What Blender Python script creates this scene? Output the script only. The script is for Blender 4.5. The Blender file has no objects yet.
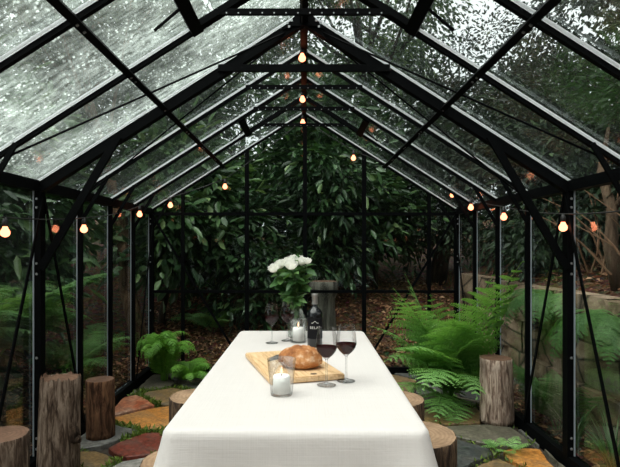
import bpy, bmesh, math, random
import numpy as np
from mathutils import Vector, Matrix, noise as mnoise

D = bpy.data
SC = bpy.context.scene
COL = SC.collection
PI = math.pi
random.seed(7)
RNG = np.random.default_rng(11)

# ------------------------------------------------------------------ camera, sky, exposure
F = 520.0                      # focal length in pixels of the 620 px frame
CH = 1.26                      # eye height
cam_d = D.cameras.new('camera'); cam = D.objects.new('camera', cam_d); COL.objects.link(cam)
cam.location = (0, 0, CH); cam.rotation_euler = (PI/2, 0, 0)
cam_d.sensor_width = 36.0; cam_d.lens = 36.0*F/620
cam_d.shift_x = 6/620; cam_d.shift_y = 12.5/620
cam_d.clip_start = 0.02
SC.camera = cam

world = D.worlds.new('overcast_sky'); SC.world = world; world.use_nodes = True
wn, wl = world.node_tree.nodes, world.node_tree.links
wn.clear()
w_out = wn.new('ShaderNodeOutputWorld'); w_bg = wn.new('ShaderNodeBackground')
w_tc = wn.new('ShaderNodeTexCoord'); w_sep = wn.new('ShaderNodeSeparateXYZ'); w_ramp = wn.new('ShaderNodeValToRGB')
wl.new(w_tc.outputs['Generated'], w_sep.inputs[0]); wl.new(w_sep.outputs['Z'], w_ramp.inputs[0])
w_ramp.color_ramp.elements[0].position = 0.0; w_ramp.color_ramp.elements[0].color = (0.55, 0.60, 0.62, 1)
w_ramp.color_ramp.elements[1].position = 0.9; w_ramp.color_ramp.elements[1].color = (1.0, 1.0, 1.0, 1)
wl.new(w_ramp.outputs[0], w_bg.inputs[0]); wl.new(w_bg.outputs[0], w_out.inputs[0])
w_bg.inputs[1].default_value = 1.0

# the brightest part of the cloud cover, over the open lawn behind the camera
sun_d = D.lights.new('bright_cloud', 'SUN'); sun = D.objects.new('bright_cloud', sun_d); COL.objects.link(sun)
sun_d.energy = 2.6; sun_d.angle = math.radians(70); sun_d.color = (1.0, 0.98, 0.95)
sun.rotation_euler = (math.radians(27), 0, math.radians(-52))

vs = SC.view_settings
vs.view_transform = 'Standard'; vs.look = 'None'; vs.gamma = 1.0; vs.use_curve_mapping = False
vs.exposure = 1.0
SC.cycles.max_bounces = 10
SC.cycles.transparent_max_bounces = 24
SC.cycles.sample_clamp_indirect = 6.0
SC.cycles.caustics_reflective = False; SC.cycles.caustics_refractive = False

# ------------------------------------------------------------------ helpers
def g(px, py, z=0.0):
    """world point at height z that the photo shows at pixel (px, py)"""
    d = (CH - z)*F/(py - 246.0)
    return ((px - 304.0)/F*d, d)

def link_mesh(name, me, mat, parent=None):
    o = D.objects.new(name, me); COL.objects.link(o)
    if mat is not None and not me.materials: me.materials.append(mat)
    if parent is not None: o.parent = parent
    return o

def obj(name, bm, mat, parent=None, smooth=False):
    me = D.meshes.new(name)
    bmesh.ops.recalc_face_normals(bm, faces=bm.faces)
    if smooth:
        for f in bm.faces: f.smooth = True
    bm.to_mesh(me); bm.free()
    return link_mesh(name, me, mat, parent)

def np_mesh(name, v, f, smooth=False):
    """v (N,3), f list of int arrays (M,k)"""
    me = D.meshes.new(name)
    f = [a for a in f if len(a)]
    loops = np.concatenate([a.ravel() for a in f]).astype(np.int32)
    sizes = np.concatenate([np.full(len(a), a.shape[1]) for a in f]).astype(np.int32)
    starts = np.concatenate([[0], np.cumsum(sizes)[:-1]]).astype(np.int32)
    me.vertices.add(len(v)); me.vertices.foreach_set('co', np.asarray(v, np.float32).ravel())
    me.loops.add(len(loops)); me.loops.foreach_set('vertex_index', loops)
    me.polygons.add(len(sizes)); me.polygons.foreach_set('loop_start', starts)
    if smooth: me.polygons.foreach_set('use_smooth', np.ones(len(sizes), bool))
    me.update(calc_edges=True); me.validate()
    return me

def tag(o, label=None, cat=None, group=None, kind=None):
    if label: o['label'] = label
    if cat: o['category'] = cat
    if group: o['group'] = group
    if kind: o['kind'] = kind
    return o

def thing(name, label, cat, loc=(0, 0, 0), rz=0.0, group=None):
    o = D.objects.new(name, None); COL.objects.link(o)
    o.empty_display_size = 0.1
    o.location = loc; o.rotation_euler = (0, 0, rz)
    return tag(o, label, cat, group)

def copy_tree(o, parent=None):
    c = o.copy(); COL.objects.link(c)
    if parent is not None: c.parent = parent
    for ch in list(o.children): copy_tree(ch, c)
    return c

def beam(bm, p0, p1, w, h, up=(0, 0, 1)):
    p0, p1, up = Vector(p0), Vector(p1), Vector(up)
    d = (p1 - p0).normalized()
    s = d.cross(up)
    if s.length < 1e-4: s = d.cross(Vector((1, 0, 0)))
    s.normalize(); u = s.cross(d).normalized()
    vs_ = []
    for p in (p0, p1):
        for a, b in ((-1, -1), (1, -1), (1, 1), (-1, 1)):
            vs_.append(bm.verts.new(p + s*a*w/2 + u*b*h/2))
    for q in ((0, 1, 2, 3), (7, 6, 5, 4), (0, 4, 5, 1), (1, 5, 6, 2), (2, 6, 7, 3), (3, 7, 4, 0)):
        bm.faces.new([vs_[i] for i in q])

def box(bm, x0, x1, y0, y1, z0, z1):
    beam(bm, ((x0+x1)/2, y0, (z0+z1)/2), ((x0+x1)/2, y1, (z0+z1)/2), x1-x0, z1-z0)

def tube(bm, pts, radii, n=8, cap=True):
    pts = [Vector(p) for p in pts]
    if not hasattr(radii, '__len__'): radii = [radii]*len(pts)
    rings = []; ref = Vector((0.31, 0.22, 0.93))
    for i, p in enumerate(pts):
        t = (pts[min(i+1, len(pts)-1)] - pts[max(i-1, 0)]).normalized()
        s = t.cross(ref)
        if s.length < 0.05: s = t.cross(Vector((1, 0, 0)))
        s.normalize(); u = s.cross(t)
        rings.append([bm.verts.new(p + (s*math.cos(2*PI*k/n) + u*math.sin(2*PI*k/n))*radii[i]) for k in range(n)])
    for a, b in zip(rings, rings[1:]):
        for k in range(n): bm.faces.new((a[k], a[(k+1) % n], b[(k+1) % n], b[k]))
    if cap and n > 2:
        bm.faces.new(rings[0][::-1]); bm.faces.new(rings[-1])

def inner_slot(o, test):
    o.data.materials.append(MAT_INNER)
    for p in o.data.polygons:
        if test(p): p.material_index = 1
def lathe(bm, prof, n=32, loc=(0, 0, 0), close=False):
    """prof: list of (r, z); r = 0 makes a pole"""
    rings = []
    for r, z in prof:
        if r < 1e-6: rings.append([bm.verts.new((loc[0], loc[1], loc[2]+z))])
        else: rings.append([bm.verts.new((loc[0]+r*math.cos(2*PI*k/n), loc[1]+r*math.sin(2*PI*k/n), loc[2]+z)) for k in range(n)])
    if close: rings.append(rings[0])
    for a, b in zip(rings, rings[1:]):
        for k in range(n):
            q = [a[k % len(a)], a[(k+1) % len(a)], b[(k+1) % len(b)], b[k % len(b)]]
            u = []
            for v in q:
                if v not in u: u.append(v)
            if len(u) > 2: bm.faces.new(u)

# ------------------------------------------------------------------ materials
class M:
    def __init__(s, name):
        s.m = D.materials.new(name); s.m.use_nodes = True
        s.n, s.l = s.m.node_tree.nodes, s.m.node_tree.links
        s.n.clear(); s.out = s.n.new('ShaderNodeOutputMaterial')
    def node(s, t, **kw):
        n = s.n.new('ShaderNode'+t)
        for k, v in kw.items():
            if k.startswith('i_'):
                key = k[2:].replace('_', ' ')
                n.inputs[int(key) if key.isdigit() else key].default_value = v
            else: setattr(n, k, v)
        return n
    def coords(s, scale=(1, 1, 1), which='Object'):
        tc = s.node('TexCoord'); mp = s.node('Mapping'); mp.inputs['Scale'].default_value = scale
        s.l.new(tc.outputs[which], mp.inputs['Vector']); return mp.outputs[0]
    def noise(s, vec, scale, detail=4, rough=0.55, dist=0.0):
        n = s.node('TexNoise', i_Scale=scale, i_Detail=detail, i_Roughness=rough, i_Distortion=dist)
        s.l.new(vec, n.inputs['Vector']); return n.outputs[0]
    def ramp(s, fac, stops):
        r = s.node('ValToRGB'); e = r.color_ramp.elements
        while len(e) < len(stops): e.new(0.5)
        for k, (p, c) in enumerate(stops):
            e[k].position = p; e[k].color = (c, c, c, 1) if not hasattr(c, '__len__') else (*c, 1)
        s.l.new(fac, r.inputs[0]); return r.outputs[0]
    def mixc(s, fac, a, b, mode='MIX'):
        n = s.node('MixRGB', blend_type=mode)
        for i, x in enumerate((fac, a, b)):
            if hasattr(x, 'links') or isinstance(x, bpy.types.NodeSocket): s.l.new(x, n.inputs[i])
            else: n.inputs[i].default_value = x if i == 0 else (*x, 1)
        return n.outputs[0]
    def math(s, op, a, b=0.5):
        n = s.node('Math', operation=op)
        for i, x in enumerate((a, b)):
            if isinstance(x, bpy.types.NodeSocket): s.l.new(x, n.inputs[i])
            else: n.inputs[i].default_value = x
        return n.outputs[0]
    def bsdf(s, color, rough=0.6, metal=0.0, spec=0.5, bump=None, bstr=0.3, bdist=0.01):
        b = s.node('BsdfPrincipled')
        for k, x in (('Base Color', color), ('Roughness', rough), ('Metallic', metal), ('Specular IOR Level', spec)):
            if isinstance(x, bpy.types.NodeSocket): s.l.new(x, b.inputs[k])
            else: b.inputs[k].default_value = (*x, 1) if k == 'Base Color' else x
        if bump is not None:
            bp = s.node('Bump', i_Strength=bstr, i_Distance=bdist)
            s.l.new(bump, bp.inputs['Height']); s.l.new(bp.outputs[0], b.inputs['Normal'])
        return b
    def surf(s, sock):
        s.l.new(sock.outputs[0] if hasattr(sock, 'outputs') else sock, s.out.inputs['Surface']); return s.m
    def mixs(s, fac, a, b):
        n = s.node('MixShader')
        if isinstance(fac, bpy.types.NodeSocket): s.l.new(fac, n.inputs[0])
        else: n.inputs[0].default_value = fac
        s.l.new(a.outputs[0], n.inputs[1]); s.l.new(b.outputs[0], n.inputs[2]); return n

def plain(name, c, rough=0.5, metal=0.0, spec=0.5, var=0.12, scale=8):
    m = M(name); v = m.coords()
    n = m.noise(v, scale)
    col = m.mixc(n, tuple(x*(1-var) for x in c), tuple(min(1, x*(1+var)) for x in c))
    return m.surf(m.bsdf(col, rough, metal, spec, n, 0.08, 0.004))

def leaf_mat(name, dark, light, rough=0.42, trans=0.25, extra=None):
    m = M(name)
    ge = m.node('NewGeometry'); rnd = ge.outputs['Random Per Island']
    if 'fern' in name:
        oi = m.node('ObjectInfo'); rnd = m.math('ADD', m.math('MULTIPLY', oi.outputs['Random'], 0.65), m.math('MULTIPLY', rnd, 0.35))
    c = m.ramp(rnd, [(0.0, dark), (0.6, tuple((a+b)/2 for a, b in zip(dark, light))), (0.93, light), (1.0, extra or light)])
    b = m.bsdf(c, rough, 0, 0.45)
    t = m.node('BsdfTranslucent'); m.l.new(m.mixc(1.0, c, (1.25, 1.3, 0.6), 'MULTIPLY'), t.inputs[0])
    return m.surf(m.mixs(trans, b, t))

def bark_mat(name, dark, light, vscale=7, ridges=44):
    m = M(name); v = m.coords((1, 1, 0.16))
    a = m.noise(v, ridges, 6, 0.65, 0.6); b = m.noise(m.coords((1, 1, 0.45)), vscale, 5, 0.6)
    c = m.ramp(a, [(0.34, tuple(x*0.2 for x in dark)), (0.45, dark), (0.60, light)])
    c = m.mixc(m.ramp(b, [(0.42, 0.0), (0.65, 0.6)]), c, tuple(x*0.45 for x in dark))
    return m.surf(m.bsdf(c, 0.9, 0, 0.2, a, 1.0, 0.03))

def endgrain_mat(name, dark, light):
    m = M(name)
    tc = m.node('TexCoord'); v = tc.outputs['Object']
    w = m.node('TexWave', wave_type='RINGS', rings_direction='Z', i_Scale=17.0, i_Distortion=5.0, i_Detail=3.0)
    m.l.new(v, w.inputs['Vector'])
    n = m.noise(v, 9, 5, 0.6); f = m.noise(v, 70, 3, 0.6)
    c = m.mixc(m.ramp(w.outputs[1], [(0.2, 0.0), (0.9, 0.3)]), light, dark)
    c = m.mixc(m.ramp(n, [(0.4, 0.0), (0.72, 0.7)]), c, tuple(x*0.55 for x in dark))
    return m.surf(m.bsdf(c, 0.85, 0, 0.2, f, 0.4, 0.004))

def stone_mat(name, a, b, c2=None, rough=0.45):
    m = M(name); v = m.coords()
    n = m.noise(v, 4.5, 6, 0.6, 0.8); f = m.noise(v, 38, 5, 0.65)
    c = m.ramp(n, [(0.33, a), (0.52, b), (0.7, c2 or a)])
    c = m.mixc(m.ramp(f, [(0.36, 0.75), (0.6, 0.0)]), c, tuple(x*0.35 for x in a))
    c = m.mixc(m.ramp(m.noise(v, 11, 5, 0.65, 1.0), [(0.45, 0.0), (0.7, 0.6)]), c, (0.06, 0.052, 0.04))
    r = m.ramp(n, [(0.3, rough-0.15), (0.7, rough+0.25)])
    return m.surf(m.bsdf(c, r, 0, 0.5, f, 0.45, 0.006))

# painted aluminium frame
_m = M('charcoal_aluminium'); _n = _m.noise(_m.coords(), 6)
MAT_FRAME = _m.surf(_m.bsdf(_m.mixc(_n, (0.0015, 0.0018, 0.002), (0.0032, 0.0036, 0.004)), 0.5, 0.0, 0.03))
MAT_BOLT = plain('zinc_bolt', (0.35, 0.36, 0.37), 0.35, 0.9)
_m = M('white_edge_glint')
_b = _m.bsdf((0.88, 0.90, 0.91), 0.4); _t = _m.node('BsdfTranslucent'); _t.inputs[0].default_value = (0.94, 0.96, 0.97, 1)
MAT_EDGE_GLINT = _m.surf(_m.mixs(0.75, _b, _t))  # white colour stands in for sky reflected along the roof bar edges

MAT_EDGE_GLINT_GREY = plain('grey_edge_glint', (0.24, 0.27, 0.30), 0.4)  # grey colour stands in for the sky glint on the wall bars
def glass_pane_mat(name, wet=0.0, streak=(1, 1, 1), tint=(0.93, 0.96, 0.94), film=0.02):
    """clear pane; wet adds rain drops and a milky film of water that scatters the sky's light"""
    m = M(name)
    tr = m.node('BsdfTransparent'); tr.inputs[0].default_value = (*tint, 1)
    gl = m.node('BsdfGlossy', i_Roughness=0.03); gl.inputs[0].default_value = (0.9, 0.93, 0.95, 1)
    lw = m.node('LayerWeight', i_Blend=0.18)
    fr = m.ramp(lw.outputs['Fresnel'], [(0.0, 0.005), (0.35, 0.02), (1.0, 0.25)])
    base = m.mixs(fr, tr, gl)
    if wet > 0:
        v = m.coords(streak)
        vo = m.node('TexVoronoi', feature='F1', i_Scale=46.0, i_Randomness=1.0); m.l.new(m.coords((1, 1, 1)), vo.inputs['Vector'])
        vo2 = m.node('TexVoronoi', feature='F1', i_Scale=17.0, i_Randomness=1.0); m.l.new(m.coords((1, 1.2, 0.8)), vo2.inputs['Vector'])
        drops = m.math('MAXIMUM', m.ramp(vo.outputs['Distance'], [(0.16, 1.0), (0.34, 0.0)]), m.ramp(vo2.outputs['Distance'], [(0.10, 1.0), (0.2, 0.0)]))
        st = m.noise(v, 14, 5, 0.65, 0.2); big = m.noise(m.coords((1, 1.4, 1)), 1.3, 4, 0.55)
        stf = m.ramp(st, [(0.42, 0.10), (0.72, 1.0)])
        bigf = m.ramp(big, [(0.36, 0.10), (0.66, 1.0)])
        gate = m.ramp(m.noise(m.coords((1, 1, 1)), 6.0, 3, 0.6), [(0.48, 0.08), (0.62, 1.0)])
        fac = m.math('ADD', m.math('MULTIPLY', m.math('MULTIPLY', drops, 0.7), gate), m.math('MULTIPLY', m.math('MULTIPLY', stf, bigf), 0.75))
        fac = m.math('ADD', m.math('MULTIPLY', fac, wet), film)
        d1 = m.node('BsdfTranslucent'); d1.inputs[0].default_value = (0.84, 0.94, 0.88, 1)
        base = m.mixs(fac, base, d1)
        gl.inputs['Roughness'].default_value = 0.12
        bp = m.node('Bump', i_Strength=0.25, i_Distance=0.004); m.l.new(drops, bp.inputs['Height']); m.l.new(bp.outputs[0], gl.inputs['Normal'])
    elif film > 0:
        d1 = m.node('BsdfTranslucent'); d1.inputs[0].default_value = (0.8, 0.85, 0.8, 1)
        n = m.noise(m.coords(), 3, 4)
        base = m.mixs(m.ramp(n, [(0.3, film*0.4), (0.7, film)]), base, d1)
    return m.surf(base)

MAT_GLASS_WALL = glass_pane_mat('clear_wall_glass', 0, film=0.004, tint=(0.90, 0.93, 0.91))
MAT_GLASS_WETL = glass_pane_mat('rain_soaked_glass', 0.45, (1, 7, 1), film=0.006)
MAT_GLASS_DAMP = glass_pane_mat('damp_glass', 0.022, (1, 7, 1), film=0.0)
MAT_GLASS_WETR = glass_pane_mat('rain_spotted_glass', 0.009, (1, 7, 1), film=0.0)

def thin_glass(name, tint=(0.99, 0.995, 0.995), edge=0.75):
    m = M(name)
    lw = m.node('LayerWeight', i_Blend=0.35)
    tr = m.node('BsdfTransparent'); m.l.new(m.ramp(lw.outputs['Facing'], [(0.0, tuple(x*0.985 for x in tint)), (0.62, tuple(x*(0.80+0.12*edge) for x in tint)), (1.0, tuple(x*edge*0.75 for x in tint))]), tr.inputs[0])
    gl = m.node('BsdfGlossy', i_Roughness=0.02)
    fr = m.ramp(lw.outputs['Fresnel'], [(0.0, 0.03), (0.4, 0.12), (1.0, 0.45)])
    return m.surf(m.mixs(fr, tr, gl))
_m = M('clear_inner_wall'); _tr = _m.node('BsdfTransparent'); MAT_INNER = _m.surf(_tr)
MAT_CRYSTAL = thin_glass('clear_crystal', edge=0.22)
MAT_JAR = thin_glass('clear_jar_glass', (0.985, 0.99, 0.985))

_m = M('red_wine'); _tr = _m.node('BsdfTransparent'); _tr.inputs[0].default_value = (0.22, 0.004, 0.012, 1)
MAT_WINE = _m.surf(_m.mixs(0.5, _m.bsdf((0.035, 0.001, 0.003), 0.05, 0, 0.3), _tr))
_m = M('vase_water'); _tr = _m.node('BsdfTransparent'); _tr.inputs[0].default_value = (0.9, 0.96, 0.92, 1)
_g = _m.node('BsdfGlossy', i_Roughness=0.02); MAT_WATER = _m.surf(_m.mixs(0.05, _tr, _g))

_m = M('cream_linen'); _v = _m.coords((1, 1, 1))
_w1 = _m.noise(_m.coords((1, 60, 60)), 5, 3); _w2 = _m.noise(_m.coords((60, 1, 1)), 5, 3); _cr = _m.noise(_v, 3.2, 5, 0.6, 0.4)
_wv = _m.math('ADD', _m.math('MULTIPLY', _m.math('ADD', _w1, _w2), 0.10), _m.math('MULTIPLY', _cr, 1.0))
MAT_LINEN = _m.surf(_m.bsdf(_m.mixc(_m.math('MULTIPLY', _m.math('ADD', _w1, _w2), 0.5), (0.52, 0.482, 0.462), (0.62, 0.578, 0.556)), 0.9, 0, 0.15, _wv, 0.35, 0.02))

MAT_TABLEWOOD = plain('brown_table_wood', (0.20, 0.11, 0.06), 0.6)
_m = M('pale_board_wood'); _n = _m.noise(_m.coords((9, 1, 9)), 9, 5, 0.6, 0.5)
MAT_BOARD = _m.surf(_m.bsdf(_m.ramp(_n, [(0.3, (0.42, 0.24, 0.11)), (0.5, (0.66, 0.44, 0.24)), (0.75, (0.78, 0.56, 0.34))]), 0.5, 0, 0.3, _n, 0.1, 0.003))
MAT_DARKMARK = plain('burnt_brand_mark', (0.05, 0.03, 0.02), 0.7)
_m = M('bread_crust'); _n = _m.noise(_m.coords(), 16, 6, 0.65, 0.6); _f = _m.noise(_m.coords(), 60, 4)
_tc = _m.node('TexCoord'); _sx = _m.node('SeparateXYZ'); _m.l.new(_tc.outputs['Object'], _sx.inputs[0])
_c = _m.ramp(_n, [(0.32, (0.16, 0.05, 0.016)), (0.5, (0.36, 0.14, 0.045)), (0.68, (0.52, 0.26, 0.11))])
_fl = _m.math('MULTIPLY', _m.ramp(_f, [(0.48, 0.0), (0.64, 1.0)]), _m.ramp(_n, [(0.45, 0.0), (0.62, 0.45)]))
MAT_BREAD = _m.surf(_m.bsdf(_m.mixc(_fl, _c, (0.82, 0.66, 0.48)), 0.8, 0, 0.25, _n, 0.7, 0.008))
MAT_STEEL = plain('dark_steel_blade', (0.16, 0.17, 0.18), 0.3, 0.85)
MAT_HANDLE = plain('black_handle', (0.02, 0.02, 0.02), 0.45)
MAT_WAX = plain('white_candle_wax', (0.86, 0.85, 0.82), 0.45, var=0.03)
MAT_WICK = plain('burnt_wick', (0.02, 0.015, 0.01), 0.9)
_m = M('white_rose_petal'); _t = _m.node('BsdfTranslucent'); _t.inputs[0].default_value = (0.93, 0.92, 0.87, 1)
MAT_PETAL = _m.surf(_m.mixs(0.55, _m.bsdf((0.95, 0.94, 0.90), 0.6, 0, 0.2), _t))
MAT_SEPAL = leaf_mat('rose_leaf_green', (0.03, 0.10, 0.025), (0.14, 0.27, 0.09))
MAT_STEM = plain('green_stem', (0.08, 0.16, 0.05), 0.6)
MAT_BOTTLE = plain('black_bottle_glass', (0.006, 0.007, 0.008), 0.06, 0, 0.6)
MAT_LABEL = plain('black_paper_label', (0.007, 0.007, 0.008), 0.7, 0, 0.1)
MAT_CAPSULE = plain('pewter_foil', (0.19, 0.18, 0.17), 0.4, 0.35)
MAT_INK = plain('silver_print', (0.62, 0.60, 0.56), 0.5, var=0.03)
def emit(name, c, s):
    m = M(name); e = m.node('Emission', i_Strength=s); e.inputs[0].default_value = (*c, 1); return m.surf(e)
MAT_FLAME = emit('candle_flame', (1.0, 0.55, 0.25), 2.0)
MAT_BULB = emit('warm_bulb', (1.0, 0.27, 0.13), 2.5)
MAT_SOCKET = plain('black_rubber', (0.012, 0.012, 0.012), 0.6)

MAT_SOIL = stone_mat('dark_soil', (0.018, 0.013, 0.009), (0.045, 0.030, 0.020), (0.03, 0.028, 0.016), 0.9)
_m = M('leaf_litter_ground'); _v = _m.coords()
_a = _m.noise(_v, 2.2, 6, 0.65, 0.6); _vo = _m.node('TexVoronoi', i_Scale=22.0); _m.l.new(_v, _vo.inputs['Vector'])
_c = _m.ramp(_a, [(0.35, (0.020, 0.012, 0.008)), (0.55, (0.085, 0.045, 0.026)), (0.75, (0.05, 0.045, 0.02))])
MAT_GROUND = _m.surf(_m.bsdf(_m.mixc(0.45, _c, _m.mixc(1.0, _vo.outputs['Color'], (0.20, 0.11, 0.06), 'MULTIPLY')), 0.95, 0, 0.15, _vo.outputs['Distance'], 0.7, 0.03))
MAT_LITTER = leaf_mat('fallen_leaves_brown', (0.08, 0.036, 0.018), (0.40, 0.20, 0.105), 0.8, 0.05, (0.55, 0.34, 0.20))
_m = M('mossy_wall_stone'); _v = _m.coords()
_n1 = _m.noise(_v, 2.6, 6, 0.62, 0.5); _n2 = _m.noise(_v, 26, 5, 0.6); _vo = _m.node('TexVoronoi', feature='DISTANCE_TO_EDGE', i_Scale=1.9); _m.l.new(_m.coords((1, 1, 1.5)), _vo.inputs['Vector'])
_c = _m.ramp(_n1, [(0.33, (0.10, 0.085, 0.04)), (0.48, (0.24, 0.17, 0.11)), (0.68, (0.44, 0.33, 0.24))])
_c = _m.mixc(_m.ramp(_vo.outputs['Distance'], [(0.0, 1.0), (0.05, 0.0)]), _c, (0.02, 0.018, 0.012))
MAT_RETAIN = _m.surf(_m.bsdf(_c, 0.85, 0, 0.3, _n2, 0.6, 0.02))

ST = {
 'grey':  stone_mat('grey_slate', (0.10, 0.10, 0.095), (0.17, 0.165, 0.15), (0.23, 0.22, 0.20)),
 'dark':  stone_mat('dark_slate', (0.035, 0.040, 0.042), (0.065, 0.068, 0.066), (0.10, 0.095, 0.085)),
 'olive': stone_mat('olive_slate', (0.09, 0.088, 0.062), (0.14, 0.125, 0.09), (0.19, 0.16, 0.11)),
 'ochre': stone_mat('ochre_sandstone', (0.18, 0.115, 0.05), (0.26, 0.16, 0.065), (0.16, 0.13, 0.08)),
 'orange': stone_mat('orange_sandstone', (0.44, 0.16, 0.028), (0.58, 0.25, 0.055), (0.42, 0.23, 0.08)),
 'red':   stone_mat('dark_red_stone', (0.10, 0.018, 0.012), (0.20, 0.038, 0.020), (0.13, 0.04, 0.025)),
 'rust':  stone_mat('rust_pink_stone', (0.46, 0.09, 0.03), (0.50, 0.22, 0.12), (0.50, 0.36, 0.27)),
 'pale':  stone_mat('pale_grey_stone', (0.24, 0.23, 0.21), (0.34, 0.32, 0.29), (0.28, 0.25, 0.2)),
}
MAT_BARK_GREY = bark_mat('weathered_grey_bark', (0.10, 0.062, 0.042), (0.34, 0.25, 0.19))
MAT_BARK_BROWN = bark_mat('red_brown_bark', (0.085, 0.038, 0.020), (0.25, 0.125, 0.065))
MAT_BARK_PALE = bark_mat('pale_stripped_bark', (0.24, 0.16, 0.12), (0.60, 0.47, 0.38))
MAT_BARK_DARK = bark_mat('dark_stool_bark', (0.05, 0.030, 0.020), (0.20, 0.125, 0.075))
MAT_BARK_TREE = bark_mat('tree_bark', (0.030, 0.022, 0.015), (0.085, 0.065, 0.045), 3, 10)
MAT_BARK_TAN = bark_mat('tan_tree_bark', (0.12, 0.07, 0.04), (0.27, 0.17, 0.10), 3, 10)
MAT_END_TAN = endgrain_mat('tan_end_grain', (0.17, 0.10, 0.060), (0.36, 0.235, 0.145))
MAT_END_DARK = endgrain_mat('dark_end_grain', (0.075, 0.040, 0.026), (0.17, 0.095, 0.062))
MAT_STUMP = bark_mat('grey_stump_wood', (0.07, 0.065, 0.055), (0.19, 0.18, 0.155), 4, 12)
MAT_BARK_DULL = bark_mat('dull_brown_tree_bark', (0.06, 0.038, 0.024), (0.15, 0.10, 0.065), 3, 10)
MAT_TWIG = plain('dry_brown_twig', (0.16, 0.085, 0.045), 0.85)

MAT_LAUREL = leaf_mat('laurel_leaf', (0.008, 0.030, 0.010), (0.055, 0.125, 0.042), 0.36, 0.15, (0.15, 0.23, 0.09))
MAT_LAUREL2 = leaf_mat('broad_shrub_leaf', (0.014, 0.048, 0.016), (0.10, 0.19, 0.07), 0.36, 0.2, (0.22, 0.32, 0.13))
MAT_TREELEAF = leaf_mat('tree_leaf', (0.012, 0.035, 0.010), (0.055, 0.105, 0.030), 0.5, 0.3, (0.11, 0.16, 0.05))
MAT_TREEDARK = leaf_mat('dark_tree_leaf', (0.004, 0.011, 0.005), (0.020, 0.038, 0.013), 0.75, 0.12, (0.05, 0.07, 0.025))
MAT_TREELIGHT = leaf_mat('light_tree_leaf', (0.035, 0.080, 0.020), (0.13, 0.21, 0.06), 0.5, 0.35, (0.20, 0.27, 0.10))
MAT_FERN = leaf_mat('fern_green', (0.13, 0.30, 0.075), (0.30, 0.54, 0.18), 0.5, 0.42, (0.40, 0.62, 0.25))
MAT_FERN_BRIGHT = leaf_mat('bright_fern_green', (0.09, 0.26, 0.03), (0.22, 0.46, 0.07), 0.5, 0.3, (0.32, 0.55, 0.11))
MAT_FERN_DARK = leaf_mat('shade_fern_green', (0.07, 0.18, 0.05), (0.20, 0.36, 0.13), 0.5, 0.35, (0.32, 0.48, 0.22))
MAT_MOSS = leaf_mat('ground_cover_green', (0.05, 0.095, 0.012), (0.17, 0.25, 0.035), 0.6, 0.2, (0.28, 0.33, 0.06))
MAT_GRASS = leaf_mat('strap_leaf_green', (0.04, 0.10, 0.03), (0.13, 0.22, 0.09), 0.45, 0.25, (0.20, 0.29, 0.13))

# ------------------------------------------------------------------ the glasshouse (setting)
HW, EZ, RZ = 1.54, 1.63, 2.61          # half width, eave height, ridge height
SL = (RZ-EZ)/HW
YB = 5.20                              # back wall
BAYS = [5.20, 4.65, 4.10, 3.55, 3.00, 2.42, 1.85, 1.28, 0.72, 0.16, -0.40]
PORTALS = {3.00, 0.72}
def roof_z(x, off=0.0): return RZ - SL*abs(x) + off
bm = bmesh.new()
box(bm, -HW-0.03, HW+0.03, -0.42, YB+0.03, -0.20, -0.035)
floor = obj('floor', bm, MAT_SOIL); tag(floor, kind='structure')

for side, sx in (('left', -1), ('right', 1)):
    bm = bmesh.new()
    box(bm, sx*HW-0.03, sx*HW+0.03, -0.42, YB+0.03, -0.03, 0.055)     # base rail
    box(bm, sx*HW-0.03, sx*HW+0.03, -0.42, YB+0.03, EZ-0.055, EZ+0.005)  # eave rail
    wall = obj('wall_'+side, bm, MAT_FRAME); tag(wall, kind='structure')
    for i, y in enumerate(BAYS):
        big = y in PORTALS or y == YB
        w = 0.058 if big else 0.022
        bm = bmesh.new()
        beam(bm, (sx*(HW-0.012), y, 0.05), (sx*(HW-0.012), y, EZ-0.03), w, 0.045 if big else 0.035, (1, 0, 0))
        post = obj('frame_post' if big else 'glazing_bar', bm, MAT_FRAME, wall)
        if big:
            bm = bmesh.new()
            for z in (0.10, 0.16, 0.62, 1.10, 1.16, 1.48, 1.53):
                lathe(bm, [(0, 0.004), (0.006, 0.004), (0.008, 0)], 8, (0, 0, 0))
                for v in bm.verts:
                    if not v.tag:
                        x_, y_, z_ = v.co; v.co = Vector((sx*(HW-0.012) + x_, y-w/2-z_-0.001, z + y_)); v.tag = True
            obj('bolt', bm, MAT_BOLT, post)
        # pale strip added for the sky glint on the bar's pane side
        bm = bmesh.new()
        beam(bm, (sx*(HW+0.004), y-w/2-0.004, 0.06), (sx*(HW+0.004), y-w/2-0.004, EZ-0.05), 0.006, 0.007, (1, 0, 0))
        obj('edge_glint_strip', bm, MAT_EDGE_GLINT_GREY, post)
        # short knee brace to the roof bar
        bm = bmesh.new()
        if y in PORTALS: beam(bm, (sx*1.50, y-0.035, 1.13), (sx*1.06, y-0.035, roof_z(1.06)-0.05), 0.02, 0.042)
        else: beam(bm, (sx*1.515, y-0.02, 1.42), (sx*1.33, y-0.02, roof_z(1.33)-0.03), 0.012, 0.024)
        obj('knee_brace', bm, MAT_FRAME, wall)
    # panes
    for a, b in zip(BAYS, BAYS[1:]):
        bm = bmesh.new(); box(bm, sx*(HW+0.012)-0.002, sx*(HW+0.012)+0.002, b+0.004, a-0.004, 0.055, EZ-0.055)
        obj('glass_pane', bm, MAT_GLASS_WALL, wall)
    # flat bracing straps
    for y0, y1 in ((3.0, 3.55), (3.0, 2.42), (YB-0.02, 4.65), (0.72, 1.28), (0.72, 0.16)):
        bm = bmesh.new(); beam(bm, (sx*(HW-0.04), y0, EZ-0.08), (sx*(HW-0.04), y1, 0.06), 0.024, 0.006, (1, 0, 0))
        obj('bracing_strap', bm, MAT_FRAME, wall)

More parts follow.
